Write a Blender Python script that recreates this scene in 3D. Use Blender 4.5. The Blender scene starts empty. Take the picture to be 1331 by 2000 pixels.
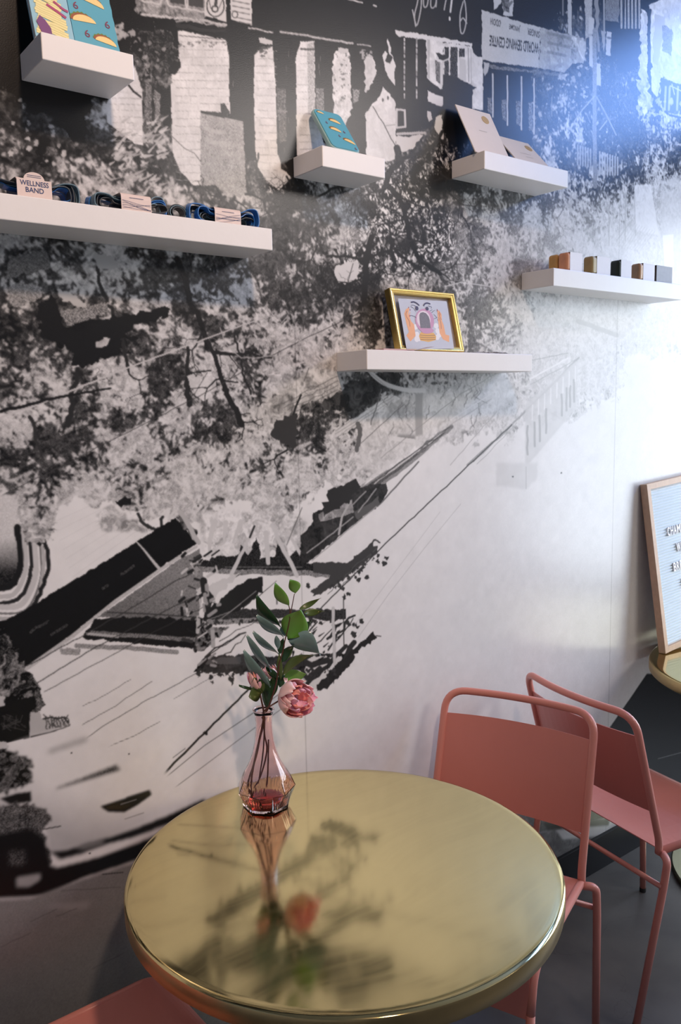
import bpy, bmesh, math, random
import numpy as np
from mathutils import Vector, Matrix, Euler

# ------------------------------------------------------------------ camera, light, exposure
sc = bpy.context.scene
COL = sc.collection
F_PX = 1618.4
RR = np.array([[0.7914, -0.6110, -0.0199], [0.0943, 0.0898, 0.9915], [0.6040, 0.7865, -0.1286]])
u_, s_, v_ = np.linalg.svd(RR); RR = u_ @ v_
CAM = np.array([0.0, -1.6, 1.6075])
cd = bpy.data.cameras.new('camera'); cam = bpy.data.objects.new('camera', cd); COL.objects.link(cam)
cd.sensor_width = 36; cd.lens = 36 * F_PX / 2000; cd.clip_start = 0.02
cam.matrix_world = Matrix([[RR[0][i], RR[1][i], -RR[2][i], CAM[i]] for i in range(3)] + [[0, 0, 0, 1]])
sc.camera = cam
sc.view_settings.view_transform = 'Standard'; sc.view_settings.look = 'None'
sc.view_settings.gamma = 1; sc.view_settings.exposure = 0.2
sc.view_settings.use_curve_mapping = False

world = bpy.data.worlds.new('world'); sc.world = world; world.use_nodes = True
wn = world.node_tree; bg = wn.nodes['Background']
g_tc = wn.nodes.new('ShaderNodeTexCoord'); g_sp = wn.nodes.new('ShaderNodeSeparateXYZ'); g_cr = wn.nodes.new('ShaderNodeValToRGB')
wn.links.new(g_tc.outputs['Generated'], g_sp.inputs[0]); wn.links.new(g_sp.outputs['Z'], g_cr.inputs[0]); wn.links.new(g_cr.outputs[0], bg.inputs[0])
g_cr.color_ramp.elements[0].color = (0.80, 0.88, 1.0, 1); g_cr.color_ramp.elements[0].position = 0.0
g_cr.color_ramp.elements[1].color = (0.10, 0.26, 0.75, 1); g_cr.color_ramp.elements[1].position = 0.45
bg.inputs[1].default_value = 0.7

def area(name, loc, direction, sx, sy, power, color, spread=180):
    l = bpy.data.lights.new(name, 'AREA'); l.shape = 'RECTANGLE'; l.size = sx; l.size_y = sy
    l.energy = power; l.color = color; l.spread = math.radians(spread)
    o = bpy.data.objects.new(name, l); COL.objects.link(o); o.location = loc
    o.rotation_euler = Vector(direction).to_track_quat('-Z', 'Y').to_euler(); return o
# daylight through the shop window in the right-hand wall
area('window_daylight', (4.34, -1.12, 1.52), (-1, 0.06, -0.03), 1.75, 2.0, 70, (0.82, 0.91, 1.0))
# blue sky through the transom above it
area('transom_skylight', (4.34, -1.12, 3.27), (-1, 0.06, -0.2), 1.75, 0.62, 50, (0.22, 0.42, 1.0))
# warm ceiling lamp over the front table; added fill light at the back
sl = bpy.data.lights.new('ceiling_spotlight', 'SPOT'); sl.energy = 165; sl.color = (1.0, 0.72, 0.55); sl.spot_size = math.radians(64); sl.spot_blend = 0.9; sl.shadow_soft_size = 0.10
so_ = bpy.data.objects.new('ceiling_spotlight', sl); COL.objects.link(so_); so_.location = (0.62, -1.95, 3.6)
so_.rotation_euler = (Vector((0.75, 0, 1.95)) - so_.location).to_track_quat('-Z', 'Y').to_euler()
area('added_fill_light', (3.7, -3.7, 3.5), (-0.55, 0.75, -0.5), 1.6, 0.9, 42, (1.0, 0.91, 0.86))  # unseen fill, added to brighten the left of the wall

# ------------------------------------------------------------------ geometry of the view -> world points
def ray(p):
    return RR.T @ np.array([(p[0] - 665.5) / F_PX, -(p[1] - 1000) / F_PX, 1.0])
def at_y(p, y=0.0):
    d = ray(p); return Vector(CAM + d * ((y - CAM[1]) / d[1]))
def at_z(p, z):
    d = ray(p); return Vector(CAM + d * ((z - CAM[2]) / d[2]))

# ------------------------------------------------------------------ materials
def mat(name, color, rough=0.5, metal=0.0, noise=0.0, nscale=40, bump=0.0, bscale=200, spec=0.5, **kw):
    m = bpy.data.materials.new(name); m.use_nodes = True; n = m.node_tree; b = n.nodes['Principled BSDF']
    b.inputs['Base Color'].default_value = (*color, 1); b.inputs['Roughness'].default_value = rough
    b.inputs['Metallic'].default_value = metal; b.inputs['Specular IOR Level'].default_value = spec
    for k, v in kw.items(): b.inputs[k.replace('_', ' ')].default_value = v
    tc = n.nodes.new('ShaderNodeTexCoord')
    if noise:
        nz = n.nodes.new('ShaderNodeTexNoise'); nz.inputs['Scale'].default_value = nscale; nz.inputs['Detail'].default_value = 5
        n.links.new(tc.outputs['Object'], nz.inputs['Vector'])
        mx = n.nodes.new('ShaderNodeMix'); mx.data_type = 'RGBA'
        mx.inputs[6].default_value = (*[c * (1 - noise) for c in color], 1); mx.inputs[7].default_value = (*[min(1, c * (1 + noise)) for c in color], 1)
        n.links.new(nz.outputs['Fac'], mx.inputs[0]); n.links.new(mx.outputs[2], b.inputs['Base Color'])
    if bump:
        nb = n.nodes.new('ShaderNodeTexNoise'); nb.inputs['Scale'].default_value = bscale; nb.inputs['Detail'].default_value = 3
        n.links.new(tc.outputs['Object'], nb.inputs['Vector'])
        bp = n.nodes.new('ShaderNodeBump'); bp.inputs['Strength'].default_value = bump; bp.inputs['Distance'].default_value = 0.002
        n.links.new(nb.outputs['Fac'], bp.inputs['Height']); n.links.new(bp.outputs[0], b.inputs['Normal'])
    return m

M = {}
M['shelf'] = mat('shelf_white_paint', (0.78, 0.76, 0.74), 0.38, noise=0.02, bump=0.06, bscale=120)
M['pink'] = mat('pink_powder_coat', (0.66, 0.235, 0.19), 0.36, bump=0.05, bscale=900, noise=0.03, nscale=15)
M['pinktube'] = mat('pink_tube_enamel', (0.70, 0.27, 0.215), 0.30, noise=0.03, nscale=15)
M['white'] = mat('room_white', (0.34, 0.33, 0.33), 0.7, noise=0.03, nscale=3)
M['black'] = mat('black_gloss_skirting', (0.010, 0.010, 0.014), 0.5, noise=0.2, nscale=20, spec=0.25)
M['gold'] = mat('gilded_moulding', (0.83, 0.60, 0.20), 0.28, 1.0, noise=0.15, nscale=120)
M['rubber'] = mat('black_rubber', (0.02, 0.02, 0.02), 0.6, noise=0.1)
M['paper'] = mat('white_paper', (0.78, 0.73, 0.70), 0.6, noise=0.03)
M['bluegrey'] = mat('blue_print', (0.03, 0.06, 0.16), 0.5, noise=0.05)

# brass table top: swirled brushing drives roughness and a fine bump
def brass(name, col, rough, axis_scale=1):
    m = bpy.data.materials.new(name); m.use_nodes = True; n = m.node_tree; b = n.nodes['Principled BSDF']
    b.inputs['Metallic'].default_value = 1.0
    tc = n.nodes.new('ShaderNodeTexCoord'); mp = n.nodes.new('ShaderNodeMapping'); mp.inputs['Scale'].default_value = (2.0, 34, 2)
    mp.inputs['Rotation'].default_value = (0, 0, math.radians(-12))
    nw = n.nodes.new('ShaderNodeTexNoise'); nw.inputs['Scale'].default_value = 2.2; nw.inputs['Detail'].default_value = 2
    ad = n.nodes.new('ShaderNodeVectorMath'); ad.operation = 'MULTIPLY_ADD'; ad.inputs[1].default_value = (0.22, 0.22, 0.0)
    n.links.new(tc.outputs['Object'], nw.inputs['Vector']); n.links.new(nw.outputs['Color'], ad.inputs[0]); n.links.new(tc.outputs['Object'], ad.inputs[2])
    n.links.new(ad.outputs[0], mp.inputs['Vector'])
    nz = n.nodes.new('ShaderNodeTexNoise'); nz.inputs['Scale'].default_value = 1.6; nz.inputs['Detail'].default_value = 5; nz.inputs['Roughness'].default_value = 0.65
    n.links.new(mp.outputs[0], nz.inputs['Vector'])
    cr = n.nodes.new('ShaderNodeMapRange'); cr.inputs['From Min'].default_value = 0.35; cr.inputs['From Max'].default_value = 0.65
    cr.inputs['To Min'].default_value = rough * 0.9; cr.inputs['To Max'].default_value = rough * 1.22
    n.links.new(nz.outputs['Fac'], cr.inputs['Value']); n.links.new(cr.outputs[0], b.inputs['Roughness'])
    mx = n.nodes.new('ShaderNodeMix'); mx.data_type = 'RGBA'
    mx.inputs[6].default_value = (*[c * 0.90 for c in col], 1); mx.inputs[7].default_value = (*[min(1, c * 1.08) for c in col], 1)
    n.links.new(nz.outputs['Fac'], mx.inputs[0]); n.links.new(mx.outputs[2], b.inputs['Base Color'])
    return m
M['brass'] = brass('brushed_brass_top', (0.62, 0.515, 0.25), 0.10)
M['brassedge'] = brass('brushed_brass_edge', (0.60, 0.44, 0.20), 0.33)

# polished concrete floor
m = bpy.data.materials.new('polished_concrete'); m.use_nodes = True; n = m.node_tree; b = n.nodes['Principled BSDF']
tc = n.nodes.new('ShaderNodeTexCoord')
n1 = n.nodes.new('ShaderNodeTexNoise'); n1.inputs['Scale'].default_value = 5; n1.inputs['Detail'].default_value = 8
n2 = n.nodes.new('ShaderNodeTexVoronoi'); n2.feature = 'DISTANCE_TO_EDGE'; n2.inputs['Scale'].default_value = 2.3
nwz = n.nodes.new('ShaderNodeTexNoise'); nwz.inputs['Scale'].default_value = 4; nwz.inputs['Detail'].default_value = 6
ad = n.nodes.new('ShaderNodeVectorMath'); ad.operation = 'MULTIPLY_ADD'; ad.inputs[1].default_value = (0.5, 0.5, 0.5)
n.links.new(tc.outputs['Object'], n1.inputs['Vector']); n.links.new(tc.outputs['Object'], nwz.inputs['Vector'])
n.links.new(nwz.outputs['Color'], ad.inputs[0]); n.links.new(tc.outputs['Object'], ad.inputs[2]); n.links.new(ad.outputs[0], n2.inputs['Vector'])
cr = n.nodes.new('ShaderNodeValToRGB'); cr.color_ramp.elements[0].position = 0.35; cr.color_ramp.elements[0].color = (0.085, 0.082, 0.085, 1)
cr.color_ramp.elements[1].position = 0.7; cr.color_ramp.elements[1].color = (0.135, 0.13, 0.13, 1)
ck = n.nodes.new('ShaderNodeMapRange'); ck.inputs['From Max'].default_value = 0.004; ck.inputs['To Min'].default_value = 0.72
mu = n.nodes.new('ShaderNodeMix'); mu.data_type = 'RGBA'; mu.blend_type = 'MULTIPLY'; mu.inputs[0].default_value = 1
n.links.new(n1.outputs['Fac'], cr.inputs[0]); n.links.new(n2.outputs['Distance'], ck.inputs['Value'])
n.links.new(cr.outputs[0], mu.inputs[6]); n.links.new(ck.outputs[0], mu.inputs[7]); n.links.new(mu.outputs[2], b.inputs['Base Color'])
b.inputs['Roughness'].default_value = 0.42; M['floor'] = m

# ------------------------------------------------------------------ mesh helpers
def link(o, parent=None, **props):
    COL.objects.link(o)
    if parent: o.parent = parent
    for k, v in props.items(): o[k] = v
    return o
def obj(name, bm, m, parent=None, smooth=False, bevel=0, **props):
    me = bpy.data.meshes.new(name)
    bm.normal_update(); bm.to_mesh(me); bm.free()
    for mm in (m if isinstance(m, (list, tuple)) else [m]): me.materials.append(mm)
    if smooth:
        for p in me.polygons: p.use_smooth = True
    o = bpy.data.objects.new(name, me); link(o, parent, **props)
    if bevel:
        bv = o.modifiers.new('bevel', 'BEVEL'); bv.width = bevel; bv.segments = 2; bv.limit_method = 'ANGLE'
    return o
def thing(name, label, cat, loc=(0, 0, 0), rot=(0, 0, 0), group=None):
    o = bpy.data.objects.new(name, None); o.location = loc; o.rotation_euler = rot; o.empty_display_size = 0.05
    o['label'] = label; o['category'] = cat
    if group: o['group'] = group
    COL.objects.link(o); return o
def box(bm, x0, x1, y0, y1, z0, z1, mi=0):
    v = [bm.verts.new((x, y, z)) for x in (x0, x1) for y in (y0, y1) for z in (z0, z1)]
    for f in ((0, 1, 3, 2), (4, 6, 7, 5), (0, 4, 5, 1), (2, 3, 7, 6), (0, 2, 6, 4), (1, 5, 7, 3)):
        bm.faces.new([v[i] for i in f]).material_index = mi
    return bm
def fillet(pts, r, n=6):
    pts = [Vector(p) for p in pts]; out = [pts[0]]
    for i in range(1, len(pts) - 1):
        a, b, c = pts[i - 1], pts[i], pts[i + 1]; rr = r[i - 1] if isinstance(r, (list, tuple)) else r
        u = (a - b); v = (c - b); d = min(rr, u.length * .49, v.length * .49)
        if d < 1e-5: out.append(b); continue
        p, q = b + u.normalized() * d, b + v.normalized() * d
        for k in range(n + 1):
            t = k / n; out.append(p * (1 - t) ** 2 + b * 2 * t * (1 - t) + q * t * t)
    out.append(pts[-1]); return out
def spline(pts, n=6):
    P = [Vector(p) for p in pts]; P = [P[0] * 2 - P[1]] + P + [P[-1] * 2 - P[-2]]; out = []
    for i in range(1, len(P) - 2):
        for k in range(n):
            t = k / n; a, b, c, d = P[i - 1:i + 3]
            out.append(0.5 * ((2 * b) + (c - a) * t + (2 * a - 5 * b + 4 * c - d) * t * t + (3 * b - a - 3 * c + d) * t ** 3))
    out.append(P[-2]); return out
def tube(bm, pts, r, seg=12, cap=True):
    pts = [Vector(p) for p in pts]; N = len(pts); rings = []
    t0 = (pts[1] - pts[0]).normalized(); up = Vector((0, 0, 1)) if abs(t0.z) < .9 else Vector((1, 0, 0))
    nrm = t0.cross(up).normalized()
    for i, p in enumerate(pts):
        t = (pts[min(i + 1, N - 1)] - pts[max(i - 1, 0)]).normalized()
        nrm = (nrm - t * nrm.dot(t)).normalized(); bn = t.cross(nrm)
        rr = r[i] if isinstance(r, (list, tuple)) else r
        rings.append([bm.verts.new(p + (nrm * math.cos(2 * math.pi * k / seg) + bn * math.sin(2 * math.pi * k / seg)) * rr) for k in range(seg)])
    for a, b in zip(rings, rings[1:]):
        for k in range(seg): bm.faces.new((a[k], a[(k + 1) % seg], b[(k + 1) % seg], b[k]))
    if cap: bm.faces.new(rings[0][::-1]); bm.faces.new(rings[-1])
    return bm
def lathe(bm, prof, seg=64, cap0=True, cap1=True):
    rings = [[bm.verts.new((r * math.cos(2 * math.pi * k / seg), r * math.sin(2 * math.pi * k / seg), z)) for k in range(seg)] for r, z in prof]
    for a, b in zip(rings, rings[1:]):
        for k in range(seg): bm.faces.new((a[k], a[(k + 1) % seg], b[(k + 1) % seg], b[k]))
    if cap0: bm.faces.new(rings[0][::-1])
    if cap1: bm.faces.new(rings[-1])
    return bm
def prism(bm, pts, y0, y1, mi=0):
    """outline in x,z extruded from y0 to y1"""
    a = [bm.verts.new((x, y0, z)) for x, z in pts]; b = [bm.verts.new((x, y1, z)) for x, z in pts]; n = len(pts)
    fs = [bm.faces.new(a), bm.faces.new(b[::-1])] + [bm.faces.new((a[i], b[i], b[(i + 1) % n], a[(i + 1) % n])) for i in range(n)]
    for f in fs: f.material_index = mi
    bmesh.ops.recalc_face_normals(bm, faces=fs); return bm
def sheet(bm, grid, th):
    """grid[i][j] points -> closed thin sheet"""
    n, mm = len(grid), len(grid[0]); top = [[bm.verts.new(p) for p in row] for row in grid]
    N = [[None] * mm for _ in range(n)]
    for i in range(n):
        for j in range(mm):
            a = Vector(grid[min(i + 1, n - 1)][j]) - Vector(grid[max(i - 1, 0)][j]); b = Vector(grid[i][min(j + 1, mm - 1)]) - Vector(grid[i][max(j - 1, 0)])
            N[i][j] = a.cross(b).normalized() if a.cross(b).length > 1e-12 else Vector((0, 0, 1))
    bot = [[bm.verts.new(Vector(grid[i][j]) - N[i][j] * th) for j in range(mm)] for i in range(n)]
    for i in range(n - 1):
        for j in range(mm - 1):
            bm.faces.new((top[i][j], top[i + 1][j], top[i + 1][j + 1], top[i][j + 1])); bm.faces.new((bot[i][j], bot[i][j + 1], bot[i + 1][j + 1], bot[i + 1][j]))
    for i in range(n - 1):
        bm.faces.new((top[i][0], bot[i][0], bot[i + 1][0], top[i + 1][0])); bm.faces.new((top[i][-1], top[i + 1][-1], bot[i + 1][-1], bot[i][-1]))
    for j in range(mm - 1):
        bm.faces.new((top[0][j], top[0][j + 1], bot[0][j + 1], bot[0][j])); bm.faces.new((top[-1][j], bot[-1][j], bot[-1][j + 1], top[-1][j + 1]))
    return bm
def text_mesh(s, bold=0.0):
    c = bpy.data.curves.new('t', 'FONT'); c.body = s; c.align_x = 'CENTER'; c.align_y = 'CENTER'; c.resolution_u = 3; c.offset = bold
    o = bpy.data.objects.new('t', c); me = o.to_mesh().copy(); o.to_mesh_clear()
    bpy.data.objects.remove(o); bpy.data.curves.remove(c)
    V = np.array([v.co[:2] for v in me.vertices]); me.calc_loop_triangles(); T = [tuple(t.vertices) for t in me.loop_triangles]
    bpy.data.meshes.remove(me); V -= (V.max(0) + V.min(0)) / 2; return V, T
def text_solid(bm, s, h, w=None, y=0.0, cx=0, cz=0, depth=0.0006, bold=0.0, rot=0.0):
    """text facing -y, centred at cx,cz, height h (cap), optional total width w"""
    V, T = text_mesh(s, bold); e = V.max(0) - V.min(0); sy = h / e[1]; sx = (w / e[0]) if w else sy
    c, s_ = math.cos(rot), math.sin(rot)
    P = [(x * sx * c - z * sy * s_ + cx, x * sx * s_ + z * sy * c + cz) for x, z in V]
    vs = [bm.verts.new((x, y - depth, z)) for x, z in P]
    fs = []
    for t in T:
        try: fs.append(bm.faces.new([vs[i] for i in t]))
        except ValueError: pass
    if depth > 0.001:
        r = bmesh.ops.extrude_face_region(bm, geom=fs)
        for v in r['geom']:
            if isinstance(v, bmesh.types.BMVert): v.co.y += depth
    return bm
# ------------------------------------------------------------------ the mural: a black and white street photograph printed
# upside down on the wall. It is drawn here in code as a print (ink = 0, white = 1) on the wall plane.
MX0, MX1, MZ0, MZ1, MR = -1.0, 4.2, 0.0, 3.4, 0.00165
MW, MH = int((MX1 - MX0) / MR), int((MZ1 - MZ0) / MR)
xs = (MX0 + (np.arange(MW) + .5) * MR).astype(np.float32); zs = (MZ0 + (np.arange(MH) + .5) * MR).astype(np.float32)
Xg = xs[None, :]; Zg = zs[:, None] - CAM[2]
den = RR[2][0] * Xg + RR[2][1] * 1.6 + RR[2][2] * Zg
GX = (665.5 + F_PX * (RR[0][0] * Xg + RR[0][1] * 1.6 + RR[0][2] * Zg) / den).astype(np.float32)   # drawing coordinates on the print
GY = (1000 - F_PX * (RR[1][0] * Xg + RR[1][1] * 1.6 + RR[1][2] * Zg) / den).astype(np.float32)
rng = np.random.RandomState(7); rnd = random.Random(11)
def up(g, H, W):
    gh, gw = g.shape; y = np.linspace(0, gh - 1.001, H); x = np.linspace(0, gw - 1.001, W)
    yi, xi = y.astype(int), x.astype(int); fy = (y - yi).astype(np.float32); fx = (x - xi).astype(np.float32)
    fy = fy * fy * (3 - 2 * fy); fx = fx * fx * (3 - 2 * fx)
    r = g[:, xi] * (1 - fx) + g[:, xi + 1] * fx
    return r[yi] * (1 - fy)[:, None] + r[yi + 1] * fy[:, None]
def fbm(size, octs, gain=.6, asp=1.0):
    a = np.zeros((MH, MW), np.float32); amp = 1.0; tot = 0
    for o in range(octs):
        s = size / 2 ** o
        g = rng.randn(int((MZ1 - MZ0) / s) + 3, int((MX1 - MX0) / (s * asp)) + 3).astype(np.float32)
        a += up(g, MH, MW) * amp; tot += amp * amp * .35; amp *= gain
    return a / math.sqrt(tot)
def cells(size):
    gh, gw = int((MZ1 - MZ0) / size) + 4, int((MX1 - MX0) / size) + 4
    jx, jy = rng.rand(gh, gw).astype(np.float32), rng.rand(gh, gw).astype(np.float32)
    yy = ((zs - MZ0) / size + 1)[:, None] + np.zeros((1, MW), np.float32); xx = ((xs - MX0) / size + 1)[None, :] + np.zeros((MH, 1), np.float32)
    xx = xx + W1 * .3; yy = yy + W2 * .3
    xi, yi = np.floor(xx).astype(int), np.floor(yy).astype(int); f1 = np.full((MH, MW), 9, np.float32); f2 = f1.copy()
    for dy in (-1, 0, 1):
        for dx in (-1, 0, 1):
            cx, cy = np.clip(xi + dx, 0, gw - 1), np.clip(yi + dy, 0, gh - 1)
            d = np.hypot(cx + jx[cy, cx] - xx, cy + jy[cy, cx] - yy)
            f2 = np.minimum(f2, np.maximum(f1, d)); f1 = np.minimum(f1, d)
    return f2 - f1
def blur(a, k):
    for ax in (0, 1):
        c = np.cumsum(np.pad(a, [(k + 1, k) if i == ax else (0, 0) for i in (0, 1)], mode='edge'), axis=ax)
        a = (np.take(c, range(2 * k + 1, c.shape[ax]), ax) - np.take(c, range(0, c.shape[ax] - 2 * k - 1), ax)) / (2 * k + 1)
    return a
W1, W2 = fbm(.03, 3), fbm(.03, 3)
N_leaf = fbm(.030, 5, .74)
# streaky, leaf-like warp
sy = np.clip((np.arange(MH)[:, None] + W1 * 6).astype(int), 0, MH - 1); sx = np.clip((np.arange(MW)[None, :] + W2 * 6).astype(int), 0, MW - 1)
N_leaf = N_leaf[sy, sx]
del sy, sx
N_fine = fbm(.006, 3, .8)
grainn = rng.randn(MH, MW).astype(np.float32)
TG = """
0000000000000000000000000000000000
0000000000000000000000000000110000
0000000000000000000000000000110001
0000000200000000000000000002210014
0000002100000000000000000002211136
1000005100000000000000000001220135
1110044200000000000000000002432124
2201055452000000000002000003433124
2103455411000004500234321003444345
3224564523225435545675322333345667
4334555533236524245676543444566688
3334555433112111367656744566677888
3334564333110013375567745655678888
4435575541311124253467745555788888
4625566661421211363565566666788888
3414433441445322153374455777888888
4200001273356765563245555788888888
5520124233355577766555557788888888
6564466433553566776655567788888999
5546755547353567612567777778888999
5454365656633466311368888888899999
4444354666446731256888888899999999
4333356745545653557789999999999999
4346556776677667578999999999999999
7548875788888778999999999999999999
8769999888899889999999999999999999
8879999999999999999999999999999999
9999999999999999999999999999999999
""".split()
TG = np.array([[min(1.12, int(c) / 8.0) if c != '9' else 1.3 for c in r] for r in TG], np.float32)  # pale right side: light print plus painted glare haze
def bil(g, x, y):
    x = np.clip(x, 0, g.shape[1] - 1.001); y = np.clip(y, 0, g.shape[0] - 1.001); xi, yi = x.astype(int), y.astype(int); fx, fy = x - xi, y - yi
    return (g[yi, xi] * (1 - fx) + g[yi, xi + 1] * fx) * (1 - fy) + (g[yi + 1, xi] * (1 - fx) + g[yi + 1, xi + 1] * fx) * fy
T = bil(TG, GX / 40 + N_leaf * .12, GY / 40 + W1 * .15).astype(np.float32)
T = np.where(T < 1, T ** 1.22, T); u = 1 / (1 + np.exp(-1.7 * (N_leaf * .93 + N_fine * .28)))
# twiggy branch pattern in the tree crown
C1, C2 = cells(.044), cells(.022)
tw = np.clip(1.25 - (np.minimum(C1 * 5.0, C2 * 4.2 + .35)), 0, 1)
def blob(cx, cy, rx, ry):
    return np.clip(1.6 - 1.6 * np.sqrt(((GX - cx) / rx) ** 2 + ((GY - cy) / ry) ** 2), 0, 1)
twm = np.clip(blob(780, 400, 150, 130) + blob(560, 370, 90, 60) + blob(690, 540, 90, 80) + blob(830, 480, 110, 100) + blob(880, 330, 90, 60), 0, 1)
u2 = u * (1 - twm) + (u * .5 + .5 * (1 - tw)) * twm
V = np.clip((u2 - (1 - T)) * (2.0 + twm * 2.2) + .5, 0, 1) * .9
N_low = fbm(.075, 3, .7)
# leaves of the tree, printed mark by mark: pointed strokes of light and dark that follow the tone map
def leafmask(L, W, a, soft_=.8):
    h = int(L * .6) + 2; yy, xx = np.mgrid[-h:h + 1, -h:h + 1].astype(np.float32)
    p = xx * math.cos(a) + yy * math.sin(a); q = -xx * math.sin(a) + yy * math.cos(a)
    t = np.clip(1 - (p / (L / 2)) ** 2, 0, 1); return np.clip((W / 2 * t - np.abs(q)) / soft_ + .4, 0, 1) * (t > 0)
LM = [[leafmask(L, W, i * math.pi / 14) for i in range(14)] for L, W in ((9, 3.6), (13, 4.6), (18, 6), (24, 8), (6, 2.8))]
def splat(n, sizes, x0=0.25, x1=2.75, z0=1.15, z1=2.75):
    X = rng.uniform(x0, x1, n); Z = rng.uniform(z0, z1, n); I = ((X - MX0) / MR).astype(int); J = ((Z - MZ0) / MR).astype(int)
    A = (N_low[J, I] * 1.6 + rng.randn(n) * .55 + 1.9); R = rng.rand(n); S = rng.randint(0, len(sizes), n); R2 = rng.rand(n)
    tl = T[J, I]; ok = (tl > .03) & (tl < 1.2) & (twm[J, I] < rng.rand(n) * .8); low = N_leaf[J, I] * .10 + N_low[J, I] * .26
    for k in np.nonzero(ok)[0]:
        t = tl[k]; mk = LM[sizes[S[k]]][int(A[k] / math.pi * 14) % 14]; h = mk.shape[0] // 2; i, j = I[k], J[k]
        pl = .5 + (t - .5) * 1.25 + low[k] * 1.5 * min(1, 4.4 * t * (1 - t) ** 1.2)
        if R[k] < pl: v = .50 + .48 * R2[k] * min(1, .5 + pl)
        else: v = .20 * R2[k] ** 1.5
        if j - h < 0 or i - h < 0 or j + h + 1 > MH or i + h + 1 > MW: continue
        sub = V[j - h:j + h + 1, i - h:i + h + 1]; m_ = mk * .85; sub *= 1 - m_; sub += m_ * v
splat(16000, (2, 3, 3)); splat(30000, (0, 1, 2)); splat(26000, (4, 0))
V = blur(V, 1) * .6 + V * .4
# bare twigs against pale sky in the middle of the crown
cell = np.clip((C1 + N_fine * .03 - .10) * 7, 0, 1) * np.clip((C2 + N_fine * .05 - .10) * 4, 0, 1) * np.clip(.75 + .25 * N_low + .2 * N_fine, .2, 1)
patch_ = np.clip(.5 + (T - .48) * 2.2 + N_low * .75, 0, 1)
V = V * (1 - twm) + np.clip(cell * patch_, 0, 1) * twm
V = V * .9 + .1 * np.clip(V + N_fine * .16, 0, 1)
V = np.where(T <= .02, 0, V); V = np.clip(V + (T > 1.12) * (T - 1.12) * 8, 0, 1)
glare_haze = np.interp(GX[MH // 2], [0, 850, 1050, 1250], [0, .06, .48, .66]).astype(np.float32)[None, :] * np.clip((GY - 370) / 90, 0, 1)  # haze of window glare painted into the right side of the print
V = V * (1 - glare_haze) + glare_haze * .92
V = np.where(T > .02, np.clip(V + grainn * .10 * np.clip(V * (1 - V) * 4, 0, 1), 0, 1), V)
V *= .95
del C1, C2, tw, twm, u, u2, W2, cell, patch_

def bbox(P, pad):
    w = [at_y(p) for p in P]; x = [p.x for p in w]; z = [p.z for p in w]
    i0 = max(0, int((min(x) - MX0) / MR - pad)); i1 = min(MW, int((max(x) - MX0) / MR + pad) + 1)
    j0 = max(0, int((min(z) - MZ0) / MR - pad)); j1 = min(MH, int((max(z) - MZ0) / MR + pad) + 1)
    return slice(j0, j1), slice(i0, i1)
def rough(P, amp, step=6, closed=True):
    out = []; Q = P + P[:1] if closed else P
    for a, b in zip(Q, Q[1:]):
        n = max(1, int(math.hypot(b[0] - a[0], b[1] - a[1]) / step))
        for k in range(n):
            t = k / n; out.append((a[0] + (b[0] - a[0]) * t + rnd.gauss(0, amp) * (k > 0 or 1), a[1] + (b[1] - a[1]) * t + rnd.gauss(0, amp)))
    if not closed: out.append(P[-1])
    return out
def mask(P, s):
    px, py = GX[s], GY[s]; m = np.zeros(px.shape, bool); n = len(P)
    for i in range(n):
        (x1, y1), (x2, y2) = P[i], P[(i + 1) % n]
        if y1 == y2: continue
        c = ((py >= min(y1, y2)) & (py < max(y1, y2))); m ^= c & (px < x1 + (py - y1) * (x2 - x1) / (y2 - y1))
    return m
def poly(P, v, alpha=1.0, rg=0, grain=0.0, mott=0.0, sf=0, grad=None, step=6):
    """grad=(x,y,dx,dy,len,v2): value runs from v to v2 along the direction"""
    s = bbox(P, 6 + sf * 3); Q = rough(list(P), rg, step) if rg else P
    m = mask(Q, s).astype(np.float32) * alpha
    if sf: m = blur(blur(m, sf), sf)
    val = np.full(m.shape, v, np.float32)
    if grad:
        x, y, dx, dy, L, v2 = grad; l = math.hypot(dx, dy); t = np.clip(((GX[s] - x) * dx + (GY[s] - y) * dy) / l / L, 0, 1); val = v + (v2 - v) * t
    if grain: val = val + grainn[s] * grain
    if mott: val = val + N_leaf[s] * mott
    V[s] = V[s] * (1 - m) + np.clip(val, 0, 1) * m
def line(P, w, v, alpha=1.0, rg=0, aa=.7, grain=0):
    if rg: P = rough(list(P), rg, 12, False)
    w = w if isinstance(w, (tuple, list)) else (w, w); n = len(P) - 1
    for i in range(n):
        a, b = P[i], P[i + 1]; wa = w[0] + (w[1] - w[0]) * i / n; wb = w[0] + (w[1] - w[0]) * (i + 1) / n
        s = bbox([a, b], 6 + max(wa, wb) * 2.2); dx, dy = b[0] - a[0], b[1] - a[1]; L = dx * dx + dy * dy + 1e-6
        t = np.clip(((GX[s] - a[0]) * dx + (GY[s] - a[1]) * dy) / L, 0, 1)
        d = np.hypot(GX[s] - a[0] - dx * t, GY[s] - a[1] - dy * t); ww = (wa + (wb - wa) * t) / 2
        m = np.clip((ww - d) / aa + .5, 0, 1) * alpha * np.clip(ww / .5, 0, 1)
        V[s] = V[s] * (1 - m) + (v + (grainn[s] * grain if grain else 0)) * m
def curve(P, w, v, **k):
    line([(p.x, p.y) for p in spline([(a, b, 0) for a, b in P], 5)], w, v, **k)
def dot(x, y, rx, ry, v, **k):
    poly([(x + rx * math.cos(t * .6283), y + ry * math.sin(t * .6283)) for t in range(10)], v, **k)
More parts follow.
